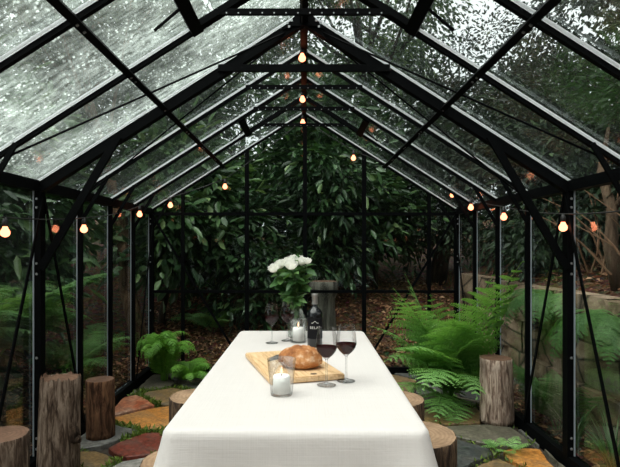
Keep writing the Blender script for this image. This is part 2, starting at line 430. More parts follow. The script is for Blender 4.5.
# back gable
bm = bmesh.new()
box(bm, -HW, HW, YB-0.025, YB+0.025, -0.03, 0.05)
box(bm, -HW, HW, YB-0.02, YB+0.02, CH+32*0.01-0.016, CH+32*0.01+0.016)
box(bm, -HW, HW, YB-0.018, YB+0.018, CH-0.455-0.014, CH-0.455+0.014)
wall_back = obj('wall_back', bm, MAT_FRAME); tag(wall_back, kind='structure')
MULL = [-1.21, -0.57, 0.01, 0.60, 1.25]
for x in MULL:
    bm = bmesh.new(); beam(bm, (x, YB-0.002, 0.05), (x, YB-0.002, roof_z(x)-0.03), 0.040 if abs(x) < 0.9 else 0.03, 0.04, (0, 1, 0))
    obj('mullion', bm, MAT_FRAME, wall_back)
xs = [-HW] + MULL + [HW]
for a, b in zip(xs, xs[1:]):
    for z0, z1 in ((0.05, 0.79), (0.82, 1.565), (1.60, None)):
        bm = bmesh.new()
        if z1 is None: pts = [(a, z0), (b, z0), (b, roof_z(b)-0.03), (a, roof_z(a)-0.03)]
        else: pts = [(a, z0), (b, z0), (b, z1), (a, z1)]
        if a < -1.5 and z1 is None: pts[3] = (a, z0+0.004)
        if b > 1.5 and z1 is None: pts[2] = (b, z0+0.004)
        f0 = [bm.verts.new((x+(0.006 if x == a else -0.006), YB+0.008, z)) for x, z in pts]
        f1 = [bm.verts.new((v.co.x, YB+0.012, v.co.z)) for v in f0]
        bm.faces.new(f0); bm.faces.new(f1[::-1])
        for k in range(4): bm.faces.new((f0[k], f0[(k+1) % 4], f1[(k+1) % 4], f1[k]))
        obj('glass_pane', bm, MAT_GLASS_WALL, wall_back)
for sx in (-1, 1):
    bm = bmesh.new(); beam(bm, (sx*(HW-0.03), YB-0.03, EZ-0.06), (sx*0.59, YB-0.03, 0.05), 0.006, 0.022)
    obj('bracing_strap', bm, MAT_FRAME, wall_back)

# roof
bm = bmesh.new()
box(bm, -0.022, 0.022, -0.42, YB+0.02, RZ-0.075, RZ-0.005)
ceiling = obj('ceiling', bm, MAT_FRAME); tag(ceiling, kind='structure')
VENTS = {(2.42, 1.85), (4.65, 4.10)}
for sx in (-1, 1):
    nrm = Vector((sx*SL, 0, 1)).normalized()
    wet = MAT_GLASS_WETL if sx < 0 else MAT_GLASS_WETR
    for y in BAYS:
        big = y in PORTALS
        bm = bmesh.new()
        if big:
            beam(bm, (sx*HW, y, EZ-0.045), (0, y, RZ-0.045), 0.05, 0.062, nrm)
        else:
            beam(bm, (sx*HW, y, EZ-0.022), (0, y, RZ-0.022), 0.022, 0.032, nrm)
        r = obj('rafter' if big else 'roof_glazing_bar', bm, MAT_FRAME, ceiling)
        w = 0.05 if big else 0.022
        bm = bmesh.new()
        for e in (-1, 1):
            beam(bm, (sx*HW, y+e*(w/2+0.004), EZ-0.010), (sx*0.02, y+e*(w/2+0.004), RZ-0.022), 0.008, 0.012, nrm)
        obj('edge_glint_strip', bm, MAT_EDGE_GLINT, r)  # added strips that paint the sky's reflection along each bar
    # middle purlin
    bm = bmesh.new(); beam(bm, (sx*0.80, -0.42, roof_z(0.80)-0.055), (sx*0.80, YB-0.01, roof_z(0.80)-0.055), 0.030, 0.026, nrm)
    pu = obj('purlin', bm, MAT_FRAME, ceiling)
    bm = bmesh.new()
    for y in BAYS:
        for q in (-0.03, 0.03):
            beam(bm, (sx*0.80-sx*nrm.x*0.0-nrm.x*0.012, y+q-0.005, roof_z(0.8)-0.069), (sx*0.80-nrm.x*0.012, y+q+0.005, roof_z(0.8)-0.069), 0.010, 0.004, nrm)
    obj('bolt', bm, MAT_BOLT, pu)
    # panes: one below and one above the purlin in each bay
    for a, b in zip(BAYS, BAYS[1:]):
        for x0, x1 in ((HW+0.02, 0.80), (0.80, 0.015)):
            bm = bmesh.new()
            p0 = Vector((sx*x0, 0, roof_z(x0)+0.002)); p1 = Vector((sx*x1, 0, roof_z(x1)+0.002))
            lift = nrm*0.004
            q = [Vector((p.x, yy, p.z)) for p, yy in ((p0, b+0.004), (p1, b+0.004), (p1, a-0.004), (p0, a-0.004))]
            lo = [bm.verts.new(v) for v in q]; hi = [bm.verts.new(v+lift) for v in q]
            bm.faces.new(lo); bm.faces.new(hi[::-1])
            for k in range(4): bm.faces.new((lo[k], lo[(k+1) % 4], hi[(k+1) % 4], hi[k]))
            obj('glass_pane', bm, MAT_GLASS_DAMP if sx < 0 and a > 3.01 else wet, ceiling)
    # opening vents: header bar, sides and stay arm
    for a, b in VENTS:
        bm = bmesh.new()
        beam(bm, (sx*0.50, b+0.01, roof_z(0.5)-0.030), (sx*0.50, a-0.01, roof_z(0.5)-0.030), 0.055, 0.05, nrm)
        for yy in (a-0.025, b+0.025): beam(bm, (sx*0.50, yy, roof_z(0.5)-0.022), (sx*0.03, yy, roof_z(0.03)-0.022), 0.028, 0.03, nrm)
        vf = obj('vent_frame', bm, MAT_FRAME, ceiling)
        bm = bmesh.new(); ym = (a+b)/2
        beam(bm, (sx*0.50, ym, roof_z(0.5)-0.05), (sx*0.615, ym, roof_z(0.615)-0.075), 0.012, 0.008)
        obj('stay_arm', bm, MAT_FRAME, vf)
    # roof bracing rods
    for p0, p1 in (((1.36, 2.42), (0.06, 3.0)), ((1.50, 3.55), (0.06, 3.0)), ((1.36, 0.16), (0.06, 0.72)), ((1.5, 1.28), (0.06, 0.72))):
        bm = bmesh.new(); tube(bm, [(sx*p0[0], p0[1], roof_z(p0[0])-0.06), (sx*p1[0], p1[1], roof_z(p1[0])-0.06)], 0.0055, 6)
        obj('bracing_rod', bm, MAT_FRAME, ceiling)
# collar ties and gussets
for y in BAYS[1:]:
    big = y in PORTALS
    hw, z = (0.49, 2.275) if big else (0.395, 2.335)
    bm = bmesh.new()
    beam(bm, (-hw, y-0.03, z), (hw, y-0.03, z), 0.022 if big else 0.016, 0.040 if big else 0.028)
    ct = obj('collar_tie', bm, MAT_FRAME, ceiling)
    if big:
        bm = bmesh.new()
        q = [(-0.125, 2.495), (-0.07, 2.515), (0.07, 2.515), (0.125, 2.495), (0.05, 2.575), (-0.05, 2.575)]
        f0 = [bm.verts.new((x, y-0.036, zz)) for x, zz in q]; f1 = [bm.verts.new((x, y-0.028, zz)) for x, zz in q]
        bm.faces.new(f0); bm.faces.new(f1[::-1])
        for k in range(6): bm.faces.new((f0[k], f0[(k+1) % 6], f1[(k+1) % 6], f1[k]))
        gp = obj('gusset_plate', bm, MAT_FRAME, ceiling)
        bm = bmesh.new()
        for x, zz in ((-0.095, 2.53), (-0.07, 2.545), (-0.085, 2.51), (0.095, 2.53), (0.07, 2.545), (0.085, 2.51)): box(bm, x-0.006, x+0.006, y-0.041, y-0.036, zz-0.006, zz+0.006)
        obj('bolt', bm, MAT_BOLT, gp)
    else:
        bm = bmesh.new()
        for k in range(14):
            x = -hw+0.04 + k*(2*hw-0.08)/13
            box(bm, x-0.003, x+0.003, y-0.0392, y-0.0380, z-0.010, z-0.004)
        obj('rivet', bm, MAT_BOLT, ct)

# ------------------------------------------------------------------ paving (parts of the floor)
def clip_cell(i, P, rect):
    poly = rect[:]
    p = P[i]
    for j, q in enumerate(P):
        if j == i: continue
        mx, my = (p[0]+q[0])/2, (p[1]+q[1])/2; nx, ny = q[0]-p[0], q[1]-p[1]
        out = []
        for k in range(len(poly)):
            a, b = poly[k], poly[(k+1) % len(poly)]
            da = (a[0]-mx)*nx+(a[1]-my)*ny; db = (b[0]-mx)*nx+(b[1]-my)*ny
            if da <= 0: out.append(a)
            if (da < 0 < db) or (db < 0 < da):
                t = da/(da-db); out.append((a[0]+t*(b[0]-a[0]), a[1]+t*(b[1]-a[1])))
        poly = out
        if len(poly) < 3: break
    return poly
seeds = []
for px, py, k in ((134, 447, 'red'), (154, 417, 'orange'), (125, 404, 'rust'), (170, 395, 'ochre'), (100, 437, 'grey'), (88, 462, 'ochre'),
                  (132, 470, 'pale'), (150, 383, 'olive'), (112, 391, 'olive'), (205, 385, 'dark'), (60, 470, 'grey'),
                  (430, 372, 'dark'), (470, 392, 'dark'), (448, 402, 'olive'), (462, 412, 'ochre'), (505, 415, 'dark'), (500, 436, 'olive'), (470, 455, 'dark'),
                  (530, 459, 'orange'), (553, 436, 'grey'), (575, 462, 'olive'), (498, 466, 'ochre'), (446, 389, 'grey')):
    x, y = g(px, py); seeds.append((x, y, k))
rr = random.Random(5)
for _ in range(4000):
    x, y = rr.uniform(-1.5, 1.5), rr.uniform(-0.4, 5.15)
    if len(seeds) > 66: break
    if all((x-a)**2+(y-b)**2 > 0.36**2 for a, b, _k in seeds): seeds.append((x, y, rr.choice(['grey', 'olive', 'dark', 'ochre', 'olive', 'grey'])))
RECT = [(-1.50, -0.4), (1.50, -0.4), (1.50, 5.16), (-1.50, 5.16)]
for i, (sx_, sy_, k) in enumerate(seeds):
    poly = clip_cell(i, seeds, RECT)
    if len(poly) < 3: continue
    cx = sum(p[0] for p in poly)/len(poly); cy = sum(p[1] for p in poly)/len(poly)
    pts = []
    for a, b in zip(poly, poly[1:]+poly[:1]):           # wobble the edges
        L = math.hypot(b[0]-a[0], b[1]-a[1]); m_ = max(1, int(L/0.09))
        for t in range(m_):
            x = a[0]+(b[0]-a[0])*t/m_; y = a[1]+(b[1]-a[1])*t/m_
            dx, dy = cx-x, cy-y; dl = math.hypot(dx, dy)+1e-6
            ins = 0.024 + 0.02*mnoise.noise(Vector((x*6, y*6, i))) + (0.02 if t == 0 else 0)
            pts.append((x+dx/dl*ins, y+dy/dl*ins))
    zt = rr.uniform(-0.006, 0.008); tx, ty = rr.uniform(-.012, .012), rr.uniform(-.012, .012)
    bm = bmesh.new()
    def ring(s, z): return [bm.verts.new((cx+(x-cx)*s - cx, cy+(y-cy)*s - cy, z+zt+(x-cx)*tx+(y-cy)*ty)) for x, y in pts]
    r0, r1, r2 = ring(1.0, -0.04), ring(1.0, -0.006), ring(0.975, 0.0)
    for a, b in ((r0, r1), (r1, r2)):
        for q in range(len(pts)): bm.faces.new((a[q], a[(q+1) % len(pts)], b[(q+1) % len(pts)], b[q]))
    bm.faces.new(r2); bm.faces.new(r0[::-1])
    o = obj('flagstone', bm, ST[k], floor); o.location = (cx, cy, 0)

# ------------------------------------------------------------------ ground outside
def terrain(x, y):
    z = -0.06
    if y > 5.35: z += 0.30*(y-5.35)**0.95 if y < 9 else 0.30*(3.65**0.95)+(y-9)*0.12
    if x < -1.65: z += 0.10*min(-x-1.65, 3.5)
    if x > 2.18:
        z = max(z, 0.86 + 0.38*min(x-2.18, 4))
    n = mnoise.noise(Vector((x*0.9, y*0.9, 3)))*0.10 + mnoise.noise(Vector((x*3, y*3, 1)))*0.03
    if x > 2.18 or y > 5.5 or x < -1.8: z += n*0.8
    return z
XS = sorted(set([round(-9+0.3*i, 3) for i in range(61)] + [2.10, 2.17, 2.19, 2.3, -1.6, 1.6]))
YS = [round(-6+0.3*i, 3) for i in range(70)]
v = np.array([(x, y, (terrain(x, y) if not (abs(x) < 1.62 and -0.6 < y < 5.4) else -0.22)) for y in YS for x in XS])
nx = len(XS)
f = np.array([(j*nx+i, j*nx+i+1, (j+1)*nx+i+1, (j+1)*nx+i) for j in range(len(YS)-1) for i in range(nx-1)])
ground = link_mesh('ground', np_mesh('ground', v, [f], True), MAT_GROUND); tag(ground, kind='structure')

# retaining wall of rough stone blocks on the right
bm = bmesh.new()
rr = random.Random(21)
y = -1.0; 
zc = [-0.1, 0.24, 0.55, 0.90]
for c in range(3):
    y = -1.2 - 0.2*c
    while y < 6.6:
        L = rr.uniform(0.45, 0.85); x0 = 2.05+rr.uniform(-.025, .025)
        x_ = x0; z0, z1 = zc[c]+0.006, zc[c+1]-0.006+rr.uniform(-.01, .01)
        n_ = 5
        grid = [[bm.verts.new((x_ + 0.03*mnoise.noise(Vector((y+u*L/n_, q*3.1, c*5.0))) + (0.025 if u in (0, n_) or q in (0, 3) else 0), y+0.006+u*(L-0.012)/n_, z0+(z1-z0)*q/3)) for u in range(n_+1)] for q in range(4)]
        back = [[bm.verts.new((2.26, vv.co.y, vv.co.z)) for vv in row] for row in (grid[0], grid[3])]
        for q in range(3):
            for u in range(n_): bm.faces.new((grid[q][u], grid[q][u+1], grid[q+1][u+1], grid[q+1][u]))
        for u in range(n_):
            bm.faces.new((grid[3][u], grid[3][u+1], back[1][u+1], back[1][u])); bm.faces.new((grid[0][u+1], grid[0][u], back[0][u], back[0][u+1]))
        y += L
retain = obj('retaining_wall', bm, MAT_RETAIN)
tag(retain, 'low retaining wall of brown mossy stone blocks outside the right-hand glass', 'wall')

# ------------------------------------------------------------------ foliage builders
def unit(a): return a/np.maximum(np.linalg.norm(a, axis=-1, keepdims=True), 1e-9)
def leaf_arrays(pos, dirs, nrm, L, W, six=False, fold=0.18, curl=0.12):
    N = len(pos); dirs = unit(dirs); side = unit(np.cross(dirs, nrm)); nn = np.cross(side, dirs)
    L = np.broadcast_to(np.asarray(L, float), (N,))[:, None]; W = np.broadcast_to(np.asarray(W, float), (N,))[:, None]/2
    base = pos; tip = pos + dirs*L - nn*L*curl
    i = np.arange(N)[:, None]
    if six:
        l1 = pos+dirs*L*.28+side*W*.85+nn*W*fold*2; r1 = pos+dirs*L*.28-side*W*.85+nn*W*fold*2
        l2 = pos+dirs*L*.66+side*W*.9+nn*W*fold*2-nn*L*curl*.4; r2 = pos+dirs*L*.66-side*W*.9+nn*W*fold*2-nn*L*curl*.4
        v = np.stack([base, l1, l2, tip, r2, r1], 1).reshape(-1, 3)
        f = np.concatenate([i*6+np.array([[0, 1, 2, 3]]), i*6+np.array([[0, 3, 4, 5]])])
    else:
        l = pos+dirs*L*.42+side*W+nn*W*fold*2; r = pos+dirs*L*.42-side*W+nn*W*fold*2
        v = np.stack([base, l, tip, r], 1).reshape(-1, 3)
        f = np.concatenate([i*4+np.array([[0, 1, 2]]), i*4+np.array([[0, 2, 3]])])
    return v, f

def crown_mesh(name, rad, n_clump, n_leaf, L, W, rng, clump=0.28, six=False, hollow=0.35, droop=0.4):
    """leaves in clumps through an ellipsoid of radii rad, centred on the origin"""
    c = unit(rng.normal(size=(n_clump, 3)))*(hollow+(1-hollow)*rng.random((n_clump, 1))**0.6)
    c = c*np.array(rad)
    k = rng.integers(0, n_clump, n_leaf)
    off = rng.normal(size=(n_leaf, 3))*clump*np.array([1, 1, .75])
    pos = c[k]+off
    d = unit(off)+rng.normal(size=(n_leaf, 3))*0.5 + unit(pos)*0.5; d[:, 2] -= droop
    nr = rng.normal(size=(n_leaf, 3))*0.6; nr[:, 2] += 1.0
    ll = L*(0.6+0.8*rng.random(n_leaf)); ww = W*(0.7+0.6*rng.random(n_leaf))
    v, f = leaf_arrays(pos, d, nr, ll, ww, six)
    return np_mesh(name, v, [f]), c

CROWNS = {}
def crown(kind, rad, nc, nl, L, W, mat, seed, **kw):
    me, c = crown_mesh('crown', rad, nc, nl, L, W, np.random.default_rng(seed), **kw)
    me.materials.append(mat); CROWNS[kind] = (me, c)
crown('tree', (2.0, 2.0, 2.2), 46, 15000, 0.085, 0.045, MAT_TREELEAF, 1, clump=0.27)
crown('dark', (2.1, 2.1, 2.6), 44, 19000, 0.080, 0.045, MAT_TREEDARK, 2, clump=0.28)
crown('airy', (1.9, 1.9, 2.0), 30, 8000, 0.085, 0.05, MAT_TREELIGHT, 3, clump=0.26)
crown('laurel', (0.85, 0.7, 1.35), 60, 5200, 0.15, 0.052, MAT_LAUREL, 4, clump=0.20, six=True, hollow=0.2)
MAT_SHADE_LEAF = leaf_mat('shade_darkened_leaf', (0.004, 0.014, 0.005), (0.022, 0.050, 0.016), 0.65, 0.1, (0.05, 0.09, 0.03))  # shade of the bank shrubs put into a darker leaf colour
crown('shade_shrub', (0.85, 0.7, 1.35), 60, 7500, 0.11, 0.040, MAT_SHADE_LEAF, 6, clump=0.20, hollow=0.2)
crown('broad', (0.8, 0.7, 1.2), 50, 4200, 0.17, 0.070, MAT_LAUREL2, 5, clump=0.20, six=True, hollow=0.2)

def tree(kind, label, base, top, r0, scale=1.0, rz=0.0, bark=None, name='tree', group=None, squash=1.0):
    x, y = base[0], base[1]; z = terrain(x, y)-0.05
    t = thing(name, label, 'tree' if name == 'tree' else 'shrub', (x, y, z), 0, group)
    P = [Vector((0, 0, 0))]; end = Vector((top[0]-x, top[1]-y, top[2]-z))
    rd = random.Random(hash((round(x, 2), round(y, 2))) & 0xffff)
    for k in range(1, 7):
        s = k/6; P.append(end*s + Vector((rd.uniform(-.06, .06), rd.uniform(-.06, .06), 0))*(1 if k < 6 else 0)*(1 if name == 'tree' else .4))
    bm = bmesh.new(); tube(bm, P, [r0*(1.15-0.95*k/6) for k in range(7)], 9)
    me, c = CROWNS[kind]
    rot = Matrix.Rotation(rz, 3, 'Z')
    for q in c[::3]:
        e = end + rot @ (Vector(q)*scale*Vector((1, 1, squash)).z if False else Vector((q[0]*scale, q[1]*scale, q[2]*scale*squash)))
        s0 = P[rd.choice((3, 4, 5, 6))]
        mid = (s0+e)/2 + Vector((0, 0, -0.1*scale))
        tube(bm, [s0, mid, e], [r0*.32, r0*.2, r0*.07], 5)
    obj('trunk' if name == 'tree' else 'stems', bm, bark or MAT_BARK_TREE, t, True)
    o = D.objects.new('crown' if name == 'tree' else 'foliage', me); COL.objects.link(o); o.parent = t
    o.location = end; o.rotation_euler = (0, 0, rz); o.scale = (scale, scale, scale*squash)
    return t

# trees round the glasshouse
tree('tree', 'tall green tree over the left roof slope, behind the left wall', (-4.6, 5.4), (-4.3, 5.6, 4.4), 0.13, 1.0, 0.3)
tree('tree', 'tree with pale tan leaning trunk just outside the far left corner', (-1.72, 5.62), (-3.0, 6.7, 4.6), 0.085, 1.0, 2.0, MAT_BARK_TAN)
tree('tree', 'mid green tree rising beyond the gable, left of the ridge', (-1.4, 9.6), (-1.9, 9.3, 5.9), 0.15, 1.1, 4.0)
tree('tree', 'green tree standing straight beyond the ridge line', (1.3, 9.9), (1.0, 9.4, 6.2), 0.15, 1.15, 1.0)
tree('dark', 'dark tree with thick trunk beyond the right half of the gable', (2.05, 8.0), (2.6, 8.1, 2.7), 0.13, 0.72, 2.6)
tree('dark', 'dark tree on the bank behind the far right corner', (4.4, 6.6), (4.3, 6.4, 4.4), 0.09, 0.85, 5.0)
tree('dark', 'dark tree overhanging the right roof slope from the bank', (4.6, 3.5), (3.9, 3.9, 5.3), 0.16, 1.0, 0.8)
tree('dark', 'dark tree nearest the camera on the right bank', (4.9, 1.2), (4.4, 1.4, 5.6), 0.15, 1.0, 3.3)
tree('airy', 'light green sparse tree furthest out to the left of the glasshouse', (-6.3, 5.2), (-6.2, 5.4, 4.4), 0.10, 1.0, 1.2)
tree('airy', 'light green airy tree far behind the right part of the gable', (1.9, 11.6), (1.4, 11.0, 3.6), 0.10, 1.0, 2.2)
tree('airy', 'light green airy tree far behind the gable, above the white roses', (-1.3, 11.2), (-1.3, 10.8, 3.9), 0.10, 1.0, 4.2)
tree('tree', 'far green tree behind the left corner of the gable', (-4.2, 9.4), (-4.0, 9.0, 4.6), 0.14, 1.15, 5.5)

tree('dark', 'unseen dark tree added behind the camera to cut low sky, left', (-4.4, -6.3), (-4.4, -6.3, 3.0), 0.14, 1.35, 0.2)  # these four unseen trees are added to block low sky and glass reflections
tree('dark', 'unseen dark tree added behind the camera to cut low sky, left of the middle', (-1.4, -6.8), (-1.4, -6.8, 3.0), 0.14, 1.35, 2.2)
tree('dark', 'unseen dark tree added behind the camera to cut low sky, right of the middle', (1.5, -6.8), (1.5, -6.8, 3.0), 0.14, 1.35, 1.2)
tree('dark', 'unseen dark tree added behind the camera to cut low sky, right', (4.6, -6.0), (4.6, -6.0, 3.0), 0.14, 1.35, 3.2)
sh = dict(name='shrub')
tree('broad', 'broad-leaved shrub filling the left end of the gable glass', (-1.75, 6.35), (-1.55, 6.45, 1.75), 0.04, 0.95, 0.5, **sh)
tree('laurel', 'dark evergreen shrub behind the gable, left of the white roses', (-0.72, 6.75), (-0.72, 6.75, 1.25), 0.04, 0.9, 1.5, squash=0.8, **sh)
tree('laurel', 'tall upright evergreen shrub behind the middle mullion', (0.22, 7.2), (0.22, 7.2, 2.25), 0.04, 1.05, 2.7, **sh)
tree('broad', 'evergreen shrub behind the gable, right of the middle mullion', (1.05, 7.7), (1.05, 7.7, 1.75), 0.04, 0.9, 4.0, squash=0.7, **sh)
tree('shade_shrub', 'dark shrub in the far right corner outside the gable', (1.9, 7.9), (1.9, 7.9, 2.4), 0.04, 1.1, 5.2, **sh)
tree('broad', 'leafy shrub outside the left wall near its far end', (-3.1, 5.0), (-3.0, 5.0, 1.65), 0.04, 1.0, 2.2, **sh)
tree('laurel', 'dark leafy shrub outside the left wall behind the tree ferns', (-3.4, 4.4), (-3.3, 4.4, 1.6), 0.04, 1.15, 3.4, **sh)
tree('laurel', 'dark shrub outside the left wall beside the camera', (-3.4, 2.7), (-3.3, 2.7, 1.4), 0.04, 1.05, 0.4, **sh)
tree('shade_shrub', 'dark shrub on top of the right bank, above the retaining wall', (2.85, 5.3), (2.8, 5.3, 1.95), 0.04, 1.0, 1.4, **sh)
tree('shade_shrub', 'dark shrub on the right bank behind the far corner post', (2.95, 6.7), (2.9, 6.6, 2.2), 0.04, 1.1, 3.4, **sh)
tree('shade_shrub', 'dark shrub on the right bank beside the slender bare tree', (3.35, 4.35), (3.35, 4.35, 2.2), 0.04, 1.0, 2.4, **sh)
tree('laurel', 'dark shrub set back on the left behind the gable shrubs', (-2.0, 8.2), (-2.0, 8.2, 2.2), 0.05, 1.25, 4.4, **sh)
tree('laurel', 'tall dark shrub set back behind the middle of the gable', (0.3, 8.6), (0.3, 8.6, 2.2), 0.05, 1.25, 0.9, **sh)

# bare brown thicket on the right bank
t = thing('bare_bush', 'bare brown twiggy bush on the bank above the retaining wall', 'bush', (2.75, 3.5, terrain(2.75, 3.5)-0.03))
bm = bmesh.new(); rr = random.Random(3)
for k in range(90):
    p = Vector((rr.uniform(-.5, .6), rr.uniform(-1.0, 1.2), 0)); d = Vector((rr.uniform(-.7, .5), rr.uniform(-.7, .7), 1.0)).normalized()
    L = rr.uniform(0.5, 1.3); pts = [p + d*L*s + Vector((0, rr.uniform(-.05, .05), -0.25*s*s*L)) for s in (0, .35, .7, 1)]
    tube(bm, pts, [0.009, 0.007, 0.005, 0.002], 4)
    if k % 2 == 0:
        e = pts[2] + Vector((rr.uniform(-.3, .3), rr.uniform(-.3, .3), rr.uniform(0, .3))); tube(bm, [pts[1], e], [0.005, 0.002], 4)
obj('twigs', bm, MAT_TWIG, t)
bm = bmesh.new(); zb = terrain(2.45, 4.0)
t = thing('bare_tree', 'slender bare brown tree above the retaining wall, behind the right post', 'tree')
tube(bm, [(2.45, 4.0, zb-0.1), (2.36, 4.0, zb+.3), (2.40, 4.05, zb+0.6), (2.34, 4.1, zb+0.9), (2.4, 4.1, zb+1.25)], [0.065, 0.052, 0.042, 0.03, 0.012], 10)
obj('trunk', bm, MAT_BARK_DULL, t, True); bm = bmesh.new()
tube(bm, [(2.40, 4.05, zb+0.6), (2.6, 3.9, zb+0.9), (2.75, 3.7, zb+1.2)], [0.03, 0.02, 0.01], 7)
obj('branch', bm, MAT_BARK_DULL, t, True)


# dead leaves and bark chips on the slopes
rng = np.random.default_rng(77)
def litter(n, xr, yr, L):
    x = rng.uniform(*xr, n); y = rng.uniform(*yr, n)
    z = np.array([terrain(a, b) for a, b in zip(x, y)])+rng.uniform(0.004, 0.03, n)
    d = rng.normal(size=(n, 3)); d[:, 2] *= 0.35; nr = rng.normal(size=(n, 3))*0.4; nr[:, 2] += 1
    return leaf_arrays(np.stack([x, y, z], 1), d, nr, L*(0.6+0.8*rng.random(n)), L*0.45*(0.6+0.8*rng.random(n)))
V, Fs, o_ = [], [], 0
for a in ((9000, (-2.0, 2.1), (5.35, 8.2), 0.065), (6500, (-3.4, -1.62), (1.4, 5.6), 0.055), (3000, (2.3, 4.0), (1.5, 6.0), 0.07), (900, (1.62, 2.05), (1.5, 5.5), 0.05)):
    v, f = litter(*a); V.append(v); Fs.append(f+o_); o_ += len(v)
o = link_mesh('leaf_litter', np_mesh('leaf_litter', np.concatenate(V), [np.concatenate(Fs)]), MAT_LITTER)
tag(o, 'brown fallen leaves and bark chips covering the ground outside', 'leaf litter', kind='stuff')

# ferns --------------------------------------------------------------
def frond_mesh(L, a0, bend, npin, wid, rng, fine=True, droop=0.25, pin_w=0.2, ex=1.3):
    """one frond leaving the origin towards +X"""
    S = 40; s = np.linspace(0, 1, S+1)
    ang = a0 - bend*s**ex
    px = np.concatenate([[0], np.cumsum(np.cos(ang[:-1]))])*L/S; pz = np.concatenate([[0], np.cumsum(np.sin(ang[:-1]))])*L/S
    def at(q): return np.stack([np.interp(q, s, px), np.zeros_like(q), np.interp(q, s, pz)], -1)
    q = np.repeat(np.linspace(0.16, 0.985, npin), 2); sd = np.tile([1.0, -1.0], npin)
    q = q + rng.normal(size=len(q))*0.004
    P = at(q); A = np.interp(q, s, ang); T = np.stack([np.cos(A), 0*A, np.sin(A)], -1); Nn = np.stack([-np.sin(A), 0*A, np.cos(A)], -1)
    pl = L*wid*np.clip(np.sin(PI*np.clip(q*0.88+0.16, 0, 1))**0.8, 0.03, 1)*(0.85+0.3*rng.random(len(q)))
    dirn = np.stack([0*A, sd, 0*A], -1)*0.9 + T*0.45 + rng.normal(size=(len(q), 3))*0.05
    dirn = unit(dirn)
    pos, dd, nn, LL, WW = [], [], [], [], []
    if fine:
        K = 11
        for k in range(K):
            u = (k+0.6)/K
            pp = P + dirn*(pl*u)[:, None] - Nn*(pl*droop*u*u)[:, None]
            for e in (1, -1):
                side = unit(np.cross(Nn, dirn))*e
                pos.append(pp); dd.append(side*0.9+dirn*0.55 - Nn*0.1); nn.append(Nn+rng.normal(size=Nn.shape)*0.15)
                LL.append(pl*0.20*(1-0.8*u)+0.005); WW.append(pl*0.062*(1-0.5*u)+0.004)
        pos.append(P); dd.append(dirn - Nn*droop*0.5); nn.append(Nn); LL.append(pl); WW.append(pl*0.05)
    else:
        K = 5
        for k in range(K):
            u = k/K
            pp = P + dirn*(pl*u)[:, None] - Nn*(pl*droop*u*u)[:, None]
            pos.append(pp); dd.append(dirn - Nn*droop*u); nn.append(Nn+rng.normal(size=Nn.shape)*0.12); LL.append(pl*0.36); WW.append(pl*pin_w*(1-0.7*u)+0.004)
    v, f = leaf_arrays(np.concatenate(pos), np.concatenate(dd), np.concatenate(nn), np.concatenate(LL), np.concatenate(WW), fold=0.05, curl=0.05)
    # rachis as a thin square tube
    c = at(s); r = (0.0045*L+0.0012)*(1-0.8*s)
    tv = np.concatenate([c+np.array([0, 1, 0])*r[:, None], c+np.array([0, 0, 1])*r[:, None], c-np.array([0, 1, 0])*r[:, None], c-np.array([0, 0, 1])*r[:, None]])
    n1 = S+1; i = np.arange(S)
    tf = np.concatenate([np.stack([a*n1+i, a*n1+i+1, b*n1+i+1, b*n1+i], 1) for a, b in ((0, 1), (1, 2), (2, 3), (3, 0))])
    return np_mesh('frond', np.concatenate([v, tv]), [f, tf+len(v)])

def fern(name, label, loc, fronds, mat, seed, fine=True, npin=24, wid=0.30, cat='fern', droop=0.25, ex=1.3):
    t = thing(name, label, cat, loc)
    rng = np.random.default_rng(seed)
    for az, L, a0, bend in fronds:
        me = frond_mesh(L, math.radians(a0), math.radians(bend), npin, wid, rng, fine, droop, ex=ex)
        me.materials.append(mat)
        o = link_mesh('frond', me, mat, t); o.rotation_euler = (random.uniform(-.15, .15), 0, math.radians(az))
        o.location = (0.03*math.cos(math.radians(az)), 0.03*math.sin(math.radians(az)), 0.0)
        # fronds that would reach the glass lie against it
        mw = Matrix.Translation(Vector(loc)) @ Matrix.Translation(o.location) @ o.rotation_euler.to_matrix().to_4x4(); mi = mw.inverted()
        A = np.array(mw); co = np.empty(len(me.vertices)*3, np.float32); me.vertices.foreach_get('co', co)
        w = co.reshape(-1, 3) @ A[:3, :3].T + A[:3, 3]; jit = rng.random(len(w))*0.02
        if abs(loc[0]) < 1.5 and loc[1] < 5.2: w[:, 0] = np.clip(w[:, 0], -1.485+jit, 1.485-jit); w[:, 1] = np.minimum(w[:, 1], 5.15-jit); w[:, 2] = np.maximum(w[:, 2], 0.004)
        elif loc[1] < 5.4 and loc[0] < 0: w[:, 0] = np.minimum(w[:, 0], -1.575-jit)
        elif loc[0] > 0 and loc[1] < 5.4: w[:, 0] = np.clip(w[:, 0], 1.575+jit, None if loc[2] > 0.2 else 2.0-jit)
        B = np.array(mi); co = (w @ B[:3, :3].T + B[:3, 3]).astype(np.float32)
        me.vertices.foreach_set('co', co.ravel()); me.update()
    return t

# the big fern by the right wall (az 180 = towards the table, -90 = towards the camera)
big = [(-76, 1.46, 63, 20), (-86, 1.25, 74, 30), (-98, 1.10, 74, 60), (166, 1.12, 82, 20), (185, 1.05, 80, 35), (190, 0.95, 70, 60), (205, 0.85, 72, 95), (225, 0.95, 72, 85), (240, 0.95, 60, 95),
       (-112, 0.95, 62, 100), (-92, 0.85, 64, 110), (212, 0.70, 45, 75), (248, 0.75, 36, 75), (-100, 0.66, 30, 80),
       (120, 0.75, 82, 35), (100, 0.8, 82, 30), (-80, 0.80, 76, 65), (232, 1.15, 80, 55), (200, 1.05, 80, 45), (-125, 1.0, 68, 75),
       (-105, 1.0, 82, 30), (260, 1.05, 80, 70), (-72, 0.95, 72, 60)]
fern('fern', 'large lacy green fern inside the right wall, behind the upright log', (1.19, 4.30, -0.02), big, MAT_FERN, 41, npin=15, wid=0.27)
